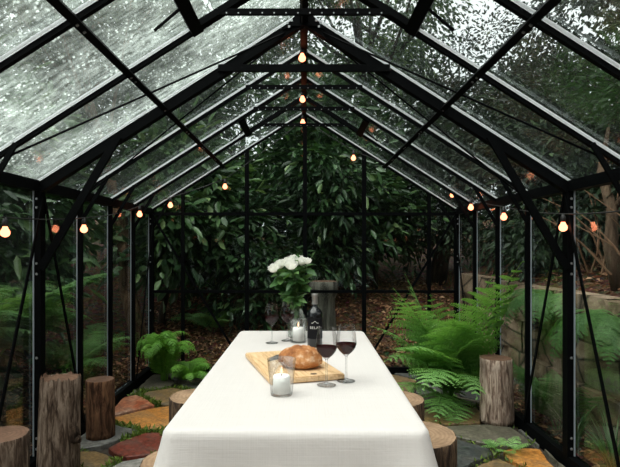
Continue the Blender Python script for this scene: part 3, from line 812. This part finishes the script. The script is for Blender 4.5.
rr = random.Random(8)
def rosette(n, L, a0, bend, az0=0, azr=360): return [(az0+azr*k/n+rr.uniform(-12, 12), L*rr.uniform(.75, 1.1), a0+rr.uniform(-12, 12), bend+rr.uniform(-15, 15)) for k in range(n)]
fern('fern', 'bright green drooping fern in the far left corner', (-1.31, 4.88, -0.02), rosette(26, 0.70, 92, 190, 100, 290), MAT_FERN_BRIGHT, 42, npin=22, wid=0.15, droop=0.6, ex=2.6)
fern('fern', 'small bright green fern beside the corner fern, nearer the table', (-1.07, 4.86, -0.02), rosette(14, 0.36, 80, 160, 0, 360), MAT_FERN_BRIGHT, 43, npin=13, wid=0.26, droop=0.5, ex=1.7)
fern('tree_fern', 'tree fern outside the left wall, spreading behind the left post', (-2.25, 3.75, 0.42), rosette(22, 1.15, 58, 85), MAT_FERN_DARK, 44, npin=26, wid=0.22)
fern('tree_fern', 'tree fern outside the left wall, nearest the camera', (-2.4, 2.95, 0.42), rosette(22, 1.15, 58, 85), MAT_FERN_DARK, 45, npin=26, wid=0.22)
fern('fern', 'arching fern outside the left wall between the two slim bars', (-2.15, 4.75, 0.08), rosette(12, 0.75, 60, 85), MAT_FERN_DARK, 46, npin=20, wid=0.24)
fern('fern', 'shaded fern on the slope behind the gable, left of the table', (-1.1, 6.3, terrain(-1.1, 6.3)), rosette(10, 0.55, 60, 80), MAT_FERN_DARK, 47, npin=16, wid=0.24)
fern('fern', 'pale fern rooted at the wall foot behind the right glass', (1.83, 3.75, -0.05), rosette(11, 0.62, 72, 70, 60, 240), MAT_FERN_DARK, 48, npin=18, wid=0.22)
for k, (y_, z_, lab) in enumerate(((3.35, 0.80, 'trailing fern hanging down the stone wall left of the right post'),
                                   (4.2, 0.86, 'trailing fern hanging on the stone wall behind the upright log'))):
    fern('hanging_fern', lab, (2.03, y_, z_), rosette(13, 0.55, 15, 105, 95, 170), MAT_FERN_DARK, 50+k, npin=16, wid=0.22)

# strappy tufts outside the right wall
def tuft(label, loc, n, L, seed):
    r_ = np.random.default_rng(seed); bm = bmesh.new()
    for k in range(n):
        az = r_.uniform(0, 2*PI); l = L*r_.uniform(.6, 1.1); w = 0.008; lean = r_.uniform(.2, .7)
        u = Vector((math.cos(az), math.sin(az), 0)); s_ = Vector((-u.y, u.x, 0)); prev = None
        for q in range(7):
            t_ = q/6; p = u*(lean*l*t_**1.5 + 0.02) + Vector((0, 0, l*(t_-0.55*lean*t_**2.6))); ww = w*(1-t_)**0.6 + 0.0006
            cur = (bm.verts.new(p-s_*ww), bm.verts.new(p+s_*ww))
            if prev: bm.faces.new((prev[0], prev[1], cur[1], cur[0]))
            prev = cur
    o = obj('grass_tuft', bm, MAT_GRASS); o.location = loc; o.data.materials[0] = MAT_GRASS
    tag(o, label, 'plant'); return o
tuft('strappy green tuft behind the glass at the right edge of the photo', (1.76, 2.95, -0.06), 60, 0.42, 1)
tuft('small strappy tuft behind the glass, left of the right post', (1.78, 3.42, -0.06), 40, 0.34, 2)

# weathered stump on the slope
t = thing('tree_stump', 'weathered grey flat-topped stump on the slope behind the gable', 'stump', (0.235, 6.15, terrain(0.235, 6.15)-0.05), 0.3)
bm = bmesh.new(); N = 28
prof = [(0.20, 0.0), (0.155, 0.16), (0.135, 0.38), (0.14, 0.52), (0.17, 0.58), (0.17, 0.69), (0.16, 0.71)]
rings = []
for r, z in prof:
    rings.append([bm.verts.new((r*(1+0.10*mnoise.noise(Vector((math.cos(a)*2, math.sin(a)*2, z*2))))*math.cos(a), r*(1+0.10*mnoise.noise(Vector((math.cos(a)*2, math.sin(a)*2, z*2+7))))*math.sin(a), z)) for a in [2*PI*k/N for k in range(N)]])
for a, b in zip(rings, rings[1:]):
    for k in range(N): bm.faces.new((a[k], a[(k+1) % N], b[(k+1) % N], b[k]))
top = [v_.co.copy() for v_ in rings[-1]]
obj('trunk', bm, MAT_STUMP, t, True)
bm = bmesh.new(); bm.faces.new([bm.verts.new(c) for c in top]); obj('cut_face', bm, MAT_END_DARK, t)

# ------------------------------------------------------------------ log stools
def log(label, loc, r, h, bark, end, seed, rough=0.05, lean=(0, 0), taper=0.0, name='log_stool', rim=0.0, rz=0.0, stub=None):
    t = thing(name, label, 'log stool', loc, rz, )
    N, K = 72, 14; bm = bmesh.new(); rings = []
    def rad(a, z):
        c, s_ = math.cos(a), math.sin(a)
        lo = mnoise.noise(Vector((c*1.1+seed, s_*1.1, z*0.7)))*1.2
        hi = mnoise.noise(Vector((c*9+seed, s_*9, z*1.6)))
        return r*(1 + rough*lo + rough*0.55*hi + taper*(0.5-z/h))
    for k in range(K+1):
        z = h*k/K
        rings.append([bm.verts.new((rad(a, z)*math.cos(a)+lean[0]*z, rad(a, z)*math.sin(a)+lean[1]*z, z)) for a in [2*PI*q/N for q in range(N)]])
    rings.append([bm.verts.new((v_.co.x*0.975+lean[0]*h*0.025, v_.co.y*0.975, h+r*0.02 + rim*r*mnoise.noise(Vector((q*0.5, seed, 0))))) for q, v_ in enumerate(rings[-1])])
    for a, b in zip(rings, rings[1:]):
        for q in range(N): bm.faces.new((a[q], a[(q+1) % N], b[(q+1) % N], b[q]))
    bm.faces.new(rings[0][::-1])
    top = [v_.co.copy() for v_ in rings[-1]]
    obj('bark', bm, bark, t, True)
    bm = bmesh.new(); c0 = Vector((lean[0]*h, lean[1]*h, h+r*0.02)); cur = [bm.verts.new(p) for p in top]
    for s_, dz in ((0.93, -rim*0.12*r), (0.8, -rim*0.35*r), (0.4, -rim*0.5*r)):
        nxt = [bm.verts.new((c0.x+(p.x-c0.x)*s_, c0.y+(p.y-c0.y)*s_, h+r*0.02+dz+0.004*mnoise.noise(Vector((p.x*20*s_, p.y*20*s_, seed))))) for p in top]
        for q in range(N): bm.faces.new((cur[q], cur[(q+1) % N], nxt[(q+1) % N], nxt[q]))
        cur = nxt
    bm.faces.new(cur)
    obj('cut_face', bm, end, t, True)
    if stub:
        bm = bmesh.new(); a, z = stub; d = Vector((math.cos(a), math.sin(a), -0.35))
        tube(bm, [d*r*0.7+Vector((0, 0, z+0.04)), d*r*1.0+Vector((0, 0, z)), d*r*1.2+Vector((0, 0, z+0.015)), d*r*1.27+Vector((0, 0, z+0.03))], [0.05, 0.036, 0.024, 0.012], 10)
        obj('branch_knot', bm, MAT_BARK_DARK, t, True)
    return t
log('tallest grey-brown log standing beside the left post', (-1.352, 2.86, 0), 0.106, 0.535, MAT_BARK_GREY, MAT_END_DARK, 1.3, 0.07, (0.02, 0), 0.05, rim=0.35, stub=(-0.25, 0.24))
log('narrow red-brown log behind the tall grey log', (-1.345, 3.44, 0), 0.088, 0.378, MAT_BARK_BROWN, MAT_END_DARK, 4.1, 0.05, (-0.01, 0))
log('dark log cut off by the left edge of the photo', (-1.345, 2.30, 0), 0.115, 0.425, MAT_BARK_GREY, MAT_END_DARK, 7.7, 0.06)
log('pale stripped log standing in front of the large fern', (1.385, 3.74, 0), 0.115, 0.455, MAT_BARK_PALE, MAT_END_DARK, 2.2, 0.05, (-0.02, 0), 0.06)
log('stump stool at the far left side of the table', (-0.575, 2.80, 0), 0.15, 0.45, MAT_BARK_DARK, MAT_END_TAN, 5.5, 0.06, name='stump_stool')
log('stump stool at the near left corner of the table', (-0.475, 1.98, 0), 0.15, 0.44, MAT_BARK_DARK, MAT_END_TAN, 9.1, 0.06, name='stump_stool')
log('stump stool at the far right side of the table', (0.485, 2.76, 0), 0.155, 0.45, MAT_BARK_DARK, MAT_END_TAN, 3.4, 0.06, name='stump_stool')
log('largest stump stool, at the near right corner of the table', (0.480, 2.24, 0), 0.178, 0.45, MAT_BARK_DARK, MAT_END_TAN, 6.6, 0.06, name='stump_stool')

# small plants in the joints of the paving
rng = np.random.default_rng(5)
pts = []
def joint_points(n, xr, yr, maxd):
    P = np.array([(a, b) for a, b, _k in seeds]); out = []
    while len(out) < n:
        c = np.stack([rng.uniform(*xr, 4000), rng.uniform(*yr, 4000)], 1)
        dd = np.sort(np.linalg.norm(c[:, None]-P[None], axis=2), axis=1); m_ = (dd[:, 1]-dd[:, 0]) < maxd
        nz = np.array([mnoise.noise(Vector((a*2.2, b*2.2, 4))) for a, b in c]) > -0.05
        out += list(c[m_ & nz])
    return np.array(out[:n])
pp = np.concatenate([joint_points(3800, (-1.47, -0.5), (2.3, 5.0), 0.050), joint_points(450, (0.5, 1.47), (2.4, 5.0), 0.040)])
n = len(pp); pos = np.concatenate([pp, rng.uniform(-0.03, 0.004, (n, 1))], 1)
d = rng.normal(size=(n, 3)); d[:, 2] = np.abs(d[:, 2])+0.5; nr = rng.normal(size=(n, 3))
v, f = leaf_arrays(pos, d, nr, 0.030*(0.5+rng.random(n)), 0.014)
o = link_mesh('ground_cover', np_mesh('ground_cover', v, [f]), MAT_MOSS); tag(o, 'small green plants and moss growing between the paving stones', 'moss', kind='stuff')
x, y = g(505, 449); fern('fern_seedling', 'little fern seedling in a joint of the paving beside the orange slab', (x, y, -0.02), rosette(9, 0.17, 45, 60), MAT_FERN, 71, npin=11, wid=0.24, fine=False)
x, y = g(445, 398); fern('fern_seedling', 'little green seedling on the paving under the large fern', (x, y, -0.02), rosette(7, 0.13, 45, 60), MAT_FERN_BRIGHT, 72, npin=9, wid=0.3, fine=False)

# ------------------------------------------------------------------ table and cloth
TZ = 0.75
TROT = -0.006
tcx, tcy, thx, thy = -0.018, 2.275, 0.360, 0.838
t = thing('dining_table', 'long wooden dining table hidden under the cream cloth', 'table', (tcx, tcy, 0), TROT)
bm = bmesh.new(); box(bm, -thx+0.012, thx-0.012, -thy+0.012, thy-0.012, TZ-0.038, TZ-0.006); obj('tabletop', bm, MAT_TABLEWOOD, t)
for sx in (-1, 1):
    for sy in (-1, 1):
        bm = bmesh.new(); box(bm, sx*(thx-0.09)-0.03, sx*(thx-0.09)+0.03, sy*(thy-0.09)-0.03, sy*(thy-0.09)+0.03, 0, TZ-0.038); obj('leg', bm, MAT_TABLEWOOD, t)
# cloth
per = []
RC = 0.028
for cxs, cys, a0 in ((1, 1, 0), (-1, 1, PI/2), (-1, -1, PI), (1, -1, 1.5*PI)):
    for k in range(9):
        a = a0+PI/2*k/8; per.append((cxs*(thx-RC)+RC*math.cos(a), cys*(thy-RC)+RC*math.sin(a), math.cos(a), math.sin(a), abs(math.sin(2*a))))
full = []
for p, q in zip(per, per[1:]+per[:1]):
    L = math.hypot(p[0]-q[0], p[1]-q[1]); m_ = max(1, int(L/0.03))
    for k in range(m_):
        s_ = k/m_; full.append(tuple(p[i]*(1-s_)+q[i]*s_ for i in range(5)))
arc = np.cumsum([0]+[math.hypot(a[0]-b[0], a[1]-b[1]) for a, b in zip(full, full[1:])])
bm = bmesh.new(); rings = []
def topz(x, y): return TZ + 0.0015*mnoise.noise(Vector((x*5, y*5, 0)))
for s_ in (0.05, 0.2, 0.35, 0.5, 0.65, 0.8, 0.9, 0.96):
    rings.append([bm.verts.new((x*s_, y*s_, topz(x*s_, y*s_))) for x, y, *_ in full])
for e, dz in ((0.000, 0.0), (0.006, -0.003), (0.011, -0.010), (0.014, -0.022)):
    rings.append([bm.verts.new((x+nx_*e, y+ny_*e, TZ+dz)) for x, y, nx_, ny_, c in full])
def corner_w(x, y):
    dx = thx-abs(x); dy = thy-abs(y); dd = math.hypot(max(dx, 0), max(dy, 0)); return math.exp(-(dd/0.085)**2)
for k in range(1, 12):
    h = 0.022+0.36*k/11; row = []
    for (x, y, nx_, ny_, c), a in zip(full, arc):
        cw = corner_w(x, y); hh = h-0.022
        w = 0.5+0.5*math.sin(a*17+1.5*math.sin(a*4.1)); out = 0.014+hh*(0.05+0.10*w*min(1, hh*4)) + cw*0.20*hh
        row.append(bm.verts.new((x+nx_*out, y+ny_*out, TZ-h + 0.02*cw*(k/11))))
    rings.append(row)
n = len(full)
for a, b in zip(rings, rings[1:]):
    for q in range(n): bm.faces.new((a[q], a[(q+1) % n], b[(q+1) % n], b[q]))
bm.faces.new(rings[0])
cloth = obj('tablecloth', bm, MAT_LINEN, None, True); cloth.location = (tcx, tcy, 0); cloth.rotation_euler = (0, 0, TROT)
sol = cloth.modifiers.new('thickness', 'SOLIDIFY'); sol.thickness = 0.0016; sol.offset = 1
tag(cloth, 'plain cream linen tablecloth draped over the long table', 'tablecloth')
TZ += 0.0035

# ------------------------------------------------------------------ on the table
t = thing('cutting_board', 'pale wooden cutting board under the loaf of bread', 'cutting board', (-0.058, 2.175, TZ), math.radians(17))
bm = bmesh.new(); box(bm, -0.145, 0.145, -0.255, 0.242, 0, 0.022)
bmesh.ops.bevel(bm, geom=[e for e in bm.edges], offset=0.004, segments=2, affect='EDGES')
obj('board', bm, MAT_BOARD, t)
bm = bmesh.new(); lathe(bm, [(0, 0.0008), (0.013, 0.0008), (0.0135, 0)], 24, (0.030, -0.225, 0.0222))
for v_ in bm.verts: v_.co.y = -0.225+(v_.co.y+0.225)*0.75
obj('brand_mark', bm, MAT_DARKMARK, t)
BZ = TZ+0.0225
# bread
t = thing('bread_loaf', 'round crusty brown loaf on the cutting board', 'bread', (-0.012, 2.085, BZ), math.radians(-14))
bm = bmesh.new(); bmesh.ops.create_icosphere(bm, subdivisions=5, radius=1)
for v_ in bm.verts:
    c = v_.co.copy(); nn = mnoise.noise(c*1.6)*0.09+mnoise.noise(c*4.5)*0.035+mnoise.noise(c*13)*0.014
    cut = 0
    for q in (-0.45, 0.0, 0.45):
        dd = abs(c.x*0.9+c.y*0.35-q); cut += -0.075*math.exp(-(dd/0.07)**2)*max(0, c.z-0.15)
    s_ = 1+nn+cut; z = c.z*s_
    z = z if z > 0 else z*0.55
    v_.co = Vector((c.x*s_*0.091, c.y*s_*0.074, max((z+0.46)*0.060, 0)))
obj('crust', bm, MAT_BREAD, t, True)
# knife
t = thing('knife', 'dark-bladed knife lying on the board behind the loaf', 'knife', (-0.152, 2.17, BZ+0.001), math.radians(62))
bm = bmesh.new()
q = [(0, 0), (0.05, 0.022), (0.11, 0.030), (0.15, 0.028), (0.155, 0.010), (0.15, -0.012), (0.08, -0.014)]
f0 = [bm.verts.new((x, y, 0.0)) for x, y in q]; f1 = [bm.verts.new((x, y, 0.003)) for x, y in q]
bm.faces.new(f0[::-1]); bm.faces.new(f1)
for k in range(7): bm.faces.new((f0[k], f0[(k+1) % 7], f1[(k+1) % 7], f1[k]))
obj('blade', bm, MAT_STEEL, t)
bm = bmesh.new(); tube(bm, [(0.150, 0.004, 0.008), (0.19, 0.004, 0.010), (0.26, 0.002, 0.010), (0.275, 0.002, 0.009)], [0.006, 0.009, 0.010, 0.006], 12)
obj('handle', bm, MAT_HANDLE, t, True)

# wine glasses
OUT = [(0.0, 0.006), (0.010, 0.008), (0.0045, 0.016), (0.0038, 0.05), (0.0040, 0.085), (0.0055, 0.097), (0.014, 0.105), (0.027, 0.117), (0.036, 0.130), (0.0405, 0.143), (0.0405, 0.152), (0.0375, 0.18), (0.0335, 0.216)]
def wine_glass(label, loc, s=1.0, level=0.146):
    t = thing('wine_glass', label, 'wine glass', loc, random.uniform(0, 6), 'glasses of red wine on the table'); t.scale = (s, s, s)
    bm = bmesh.new(); inner = [(max(r-0.0012, 0.0), z) for r, z in OUT if z > 0.10][::-1]
    lathe(bm, [(0.0335, 0.216)] + inner + [(0.0, 0.1035)], 40); n_in = len(bm.faces); lathe(bm, [o_ for o_ in OUT if o_[1] >= 0.097], 40)
    b_ = obj('bowl', bm, MAT_CRYSTAL, t, True); inner_slot(b_, lambda p: p.index < n_in and p.center.z < 0.2155)
    bm = bmesh.new(); lathe(bm, [o_ for o_ in OUT if 0.008 < o_[1] <= 0.098] + [(0, 0.098)], 20); obj('stem', bm, MAT_CRYSTAL, t, True)
    bm = bmesh.new(); lathe(bm, [(0, 0.0), (0.034, 0.0), (0.0355, 0.0015), (0.030, 0.0028), (0.012, 0.0058), (0.006, 0.012), (0, 0.014)], 40); obj('foot', bm, MAT_CRYSTAL, t, True)
    pr = [(0, 0.1045)]
    for z in np.linspace(0.106, level, 9):
        r = float(np.interp(z, [q_[1] for q_ in OUT[5:]], [q_[0] for q_ in OUT[5:]])); pr.append((r-0.0018, float(z)))
    pr.append((0, level))
    bm = bmesh.new(); lathe(bm, pr, 40); w = obj('wine', bm, MAT_WINE, t)
    for p in w.data.polygons: p.use_smooth = abs(p.normal.z) < 0.95
    return t
wine_glass('front pair of wine glasses, the left one, touching the loaf in view', (0.082, 1.893, TZ), 0.97)
wine_glass('front pair of wine glasses, the right one at the board corner', (0.158, 1.950, TZ), 0.97)
wine_glass('back pair of wine glasses, the left one beside the vase', (-0.168, 2.715, TZ), 0.95, 0.148)
wine_glass('back pair of wine glasses, the right one nearest the vase', (-0.088, 2.785, TZ), 0.95, 0.148)

# candles in glass jars
def candle_jar(label, loc, rt, rb, h, rc, hc):
    t = thing('candle_jar', label, 'candle', loc)
    bm = bmesh.new(); lathe(bm, [(0, 0), (rb*0.96, 0), (rb, 0.003), (rt, h), (rt-0.0022, h), (rb-0.0025, 0.007), (0, 0.006)], 40); b_ = obj('jar', bm, MAT_JAR, t, True); inner_slot(b_, lambda p: p.index >= 160)
    bm = bmesh.new(); lathe(bm, [(0, 0.0075), (rc, 0.0075), (rc, 0.0075+hc-0.004), (rc-0.004, 0.0075+hc), (0.008, 0.0075+hc-0.003), (0, 0.0075+hc-0.003)], 36); c = obj('candle', bm, MAT_WAX, t, True)
    z = 0.0075+hc-0.004
    bm = bmesh.new(); tube(bm, [(0, 0, z), (0.001, 0, z+0.011)], 0.0012, 6); obj('wick', bm, MAT_WICK, c)
    bm = bmesh.new(); lathe(bm, [(0, z+0.007), (0.0025, z+0.010), (0.0034, z+0.015), (0.0025, z+0.023), (0.0009, z+0.030), (0, z+0.033)], 14); obj('flame', bm, MAT_FLAME, c, True)
    return t
candle_jar('white candle in an open glass tumbler in front of the board', (-0.0765, 1.772, TZ), 0.049, 0.037, 0.122, 0.029, 0.060)
candle_jar('white candle in a glass jar between the vase and the bottle', (-0.030, 2.745, TZ), 0.047, 0.043, 0.120, 0.030, 0.070)

# wine bottle
t = thing('wine_bottle', 'dark wine bottle with a black label, right of the vase', 'bottle', (0.0545, 2.62, TZ))
bm = bmesh.new(); lathe(bm, [(0, 0.004), (0.034, 0), (0.038, 0.004), (0.0395, 0.16), (0.038, 0.172), (0.030, 0.186), (0.018, 0.196), (0.0145, 0.205), (0.0140, 0.262), (0, 0.262)], 40)
obj('bottle_body', bm, MAT_BOTTLE, t, True)
bm = bmesh.new(); lathe(bm, [(0.0158, 0.214), (0.0148, 0.222), (0.0146, 0.250), (0.0160, 0.252), (0.0160, 0.262), (0.0150, 0.266), (0, 0.266)], 28); obj('foil_capsule', bm, MAT_CAPSULE, t, True)
bm = bmesh.new(); prev = None
A0 = -PI/2; HA = 1.25
for k in range(25):
    a = A0-HA+2*HA*k/24; cur = [bm.verts.new((0.0402*math.cos(a), 0.0402*math.sin(a), z)) for z in (0.045, 0.150)]
    if prev: bm.faces.new((prev[0], cur[0], cur[1], prev[1]))
    prev = cur
lab = obj('paper_label', bm, MAT_LABEL, t, True)
def wrap_text(s_, size, z, parent):
    cu = D.curves.new('label_text', 'FONT'); cu.body = s_; cu.size = size; cu.align_x = 'CENTER'; cu.align_y = 'CENTER'; cu.resolution_u = 3; cu.space_character = 1.15
    tmp = D.objects.new('label_text', cu); COL.objects.link(tmp)
    me = D.meshes.new_from_object(tmp.evaluated_get(bpy.context.evaluated_depsgraph_get())); D.objects.remove(tmp)
    bm = bmesh.new(); bm.from_mesh(me)
    bmesh.ops.subdivide_edges(bm, edges=[e for e in bm.edges if e.calc_length() > 0.003], cuts=2)
    for v_ in bm.verts:
        a = A0+v_.co.x/0.0406; v_.co = Vector((0.0406*math.cos(a), 0.0406*math.sin(a), z+v_.co.y))
    o = obj('label_text', bm, MAT_INK, parent); return o
wrap_text('BELAF', 0.018, 0.100, lab)
bm = bmesh.new()
for k in range(12):     # the small arched emblem over the name
    a0, a1 = A0-0.45+0.9*k/12, A0-0.45+0.9*(k+1)/12
    def zz(a): u = (a-A0)/0.45; return 0.122+0.010*math.exp(-(u/0.35)**2)
    vs4 = [bm.verts.new((0.0406*math.cos(a), 0.0406*math.sin(a), z)) for a, z in ((a0, zz(a0)), (a1, zz(a1)), (a1, zz(a1)+0.0025), (a0, zz(a0)+0.0025))]
    bm.faces.new(vs4)
obj('label_emblem', bm, MAT_INK, lab)

# vase and roses
VX, VY = -0.040, 2.90
t = thing('vase', 'clear glass vase holding the white roses', 'vase', (VX, VY, TZ))
vp = [(0.046, 0.0), (0.049, 0.004), (0.050, 0.09), (0.046, 0.118), (0.030, 0.145), (0.027, 0.165), (0.034, 0.185)]
bm = bmesh.new(); lathe(bm, [(0, 0)]+vp+[(r-0.0025, z) for r, z in vp[::-1][:-1]]+[(0.0435, 0.006), (0, 0.006)], 36); b_ = obj('glass', bm, MAT_JAR, t, True); inner_slot(b_, lambda p: p.index >= 36*8)
bm = bmesh.new(); lathe(bm, [(0, 0.008), (0.044, 0.008), (0.0465, 0.09), (0.0445, 0.105), (0, 0.105)], 32); obj('water', bm, MAT_WATER, t)
def rose_petals(bm, c, axis, R, rd):
    axis = axis.normalized(); ref = axis.orthogonal().normalized(); b2 = axis.cross(ref)
    for layer, (n_, rr_, hgt, open_) in enumerate(((3, 0.32, 1.0, 0.12), (4, 0.52, 0.98, 0.25), (5, 0.75, 0.9, 0.5), (6, 0.95, 0.72, 0.85))):
        for k in range(n_):
            a = 2*PI*(k+0.5*(layer % 2))/n_ + rd.uniform(-.2, .2); half = PI/n_*1.35; G = []
            for i in range(5):
                t_ = i/4; row = []
                for j in range(6):
                    u = -1+2*j/5; ang = a+half*u*(0.5+0.5*math.sin(PI*min(t_*0.75+0.2, 1)))
                    r_ = R*(0.10+rr_*math.sin(min(t_*1.5, 1)*PI/2)*0.85 + open_*0.30*max(0, t_-0.55)*2*(1-0.4*u*u))
                    z = R*(-0.55 + (hgt+0.55)*t_ - 0.22*u*u*t_ - open_*0.4*max(0, t_-0.7))
                    row.append(bm.verts.new(c + (ref*math.cos(ang)+b2*math.sin(ang))*r_ + axis*z))
                G.append(row)
            for i in range(4):
                for j in range(5): bm.faces.new((G[i][j], G[i][j+1], G[i+1][j+1], G[i+1][j]))
# head centres from the photo (px, py) at about the vase's distance
heads = [(274.5, 269.5, 2.86, 'lowest white rose, at the left end of the bunch'), (280.5, 265.5, 2.90, 'second white rose from the left of the bunch'), (288.0, 263.5, 2.84, 'white rose left of the middle of the bunch'),
         (291.5, 266.5, 2.78, 'white rose hanging lowest in the middle of the bunch'), (293.5, 260.5, 2.93, 'topmost white rose at the back of the bunch'), (298.5, 261.5, 2.85, 'white rose right of the middle of the bunch'),
         (301.5, 262.5, 2.92, 'second white rose from the right of the bunch'), (307.0, 262.0, 2.88, 'smallest white rose, apart at the right end of the bunch')]
rd = random.Random(4); rg = np.random.default_rng(14)
for i, (px, py, dd, lab_) in enumerate(heads):
    X, Z = (px-304)/F*dd, CH-(py-246)/F*dd
    base = Vector((VX+rd.uniform(-.02, .02), VY+rd.uniform(-.02, .02), TZ+0.02)); head = Vector((X, dd, Z))
    neck = Vector((VX+rd.uniform(-.015, .015), VY+rd.uniform(-.015, .015), TZ+0.17))
    t = thing('white_rose', lab_, 'flower', base, 0, 'white roses in the vase')
    R = 0.033 if i < 7 else 0.024
    P = [Vector((0, 0, 0)), neck-base, neck-base+(head-neck)*0.55+Vector((0, 0, 0.015)), head-base]
    axis = (P[3]-P[2]).normalized()*0.7+Vector((0, -0.35, 0.5))
    bm = bmesh.new(); tube(bm, [P[0], P[1]*0.5, P[1], P[2], P[3]-axis.normalized()*R*0.5], [0.0022]*5, 6); obj('stem', bm, MAT_STEM, t)
    bm = bmesh.new(); rose_petals(bm, P[3], axis, R, rd); obj('bloom', bm, MAT_PETAL, t, True)
    nl = 26; s_ = rg.uniform(0.08, 0.92, nl); stem = np.array([P[1]+(P[3]-P[1])*float(q) for q in s_])
    dv = rg.normal(size=(nl, 3)); dv[:, 2] = dv[:, 2]*0.5+0.10; dv[:, 0] += (X-VX)*4
    nr = rg.normal(size=(nl, 3))*0.5; nr[:, 2] += 1; nr[:, 1] -= 0.5
    v, f = leaf_arrays(stem, dv, nr, 0.045+0.045*rg.random(nl), 0.026+0.014*rg.random(nl), True)
    link_mesh('leaf', np_mesh('leaf', v, [f]), MAT_SEPAL, t)

# ------------------------------------------------------------------ string lights
def string(label, pts, bulbs, drop=0.045):
    """pts: cable polyline; bulbs: points on the cable a bulb hangs from"""
    t = thing('string_light', label, 'string lights', pts[0])
    o0 = Vector(pts[0]); P = []
    for a, b in zip(pts, pts[1:]):
        a, b = Vector(a), Vector(b); L = (b-a).length
        for k in range(8): s_ = k/8; P.append(a+(b-a)*s_-Vector((0, 0, 0.10*L*L*s_*(1-s_)*0.6))-o0)
    P.append(Vector(pts[-1])-o0)
    bm = bmesh.new(); tube(bm, P, 0.0035, 6); obj('cable', bm, MAT_SOCKET, t)
    for q in bulbs:                                    # q = centre of the glass bulb
        c = Vector(q)-o0
        bm = bmesh.new(); lathe(bm, [(0, 0.072), (0.006, 0.072), (0.012, 0.058), (0.0145, 0.05), (0.0145, 0.026), (0, 0.026)], 14, c); s = obj('socket', bm, MAT_SOCKET, t, True)
        bm = bmesh.new(); lathe(bm, [(0, 0.027), (0.011, 0.026), (0.014, 0.016), (0.0215, 0.004), (0.0235, -0.006), (0.020, -0.018), (0.010, -0.026), (0, -0.028)], 18, c); obj('bulb', bm, MAT_BULB, s, True)
    return t
H = 0.072
def hang(x, y, z): return (x, y, z+H)
rb = [(-0.012, y, RZ-0.17+dz) for y, dz in ((0.9, 0), (1.75, 0), (2.46, 0.02), (3.38, 0.045), (4.32, 0.04), (5.04, 0.02))]
string('string of warm bulbs hanging along the ridge', [(-0.012, 0.2, RZ-0.085)] + [hang(*p) for p in rb] + [(-0.012, YB-0.08, RZ-0.085)], rb)
lb = [(-1.46, 0.95, 1.36), (-1.46, 1.75, 1.35), (-1.50, 2.61, 1.332), (-1.46, 3.45, 1.375), (-1.46, 4.62, 1.545), (-1.30, 5.06, 1.66), (-0.775, 5.10, 1.845)]
string('string of warm bulbs along the left eave and up the gable', [(-1.5, 0.3, 1.5)] + [hang(*p) for p in lb] + [(-0.03, 5.1, 2.48)], lb)
rbb = [(1.46, 1.2, 1.36), (1.46, 2.06, 1.355), (1.47, 2.95, 1.37), (1.46, 3.80, 1.475), (1.46, 4.55, 1.60), (1.46, 5.12, 1.765), (0.485, 5.10, 2.125)]
string('string of warm bulbs along the right eave and up the gable', [(1.5, 0.3, 1.5)] + [hang(*p) for p in rbb] + [(0.03, 5.1, 2.48)], rbb)
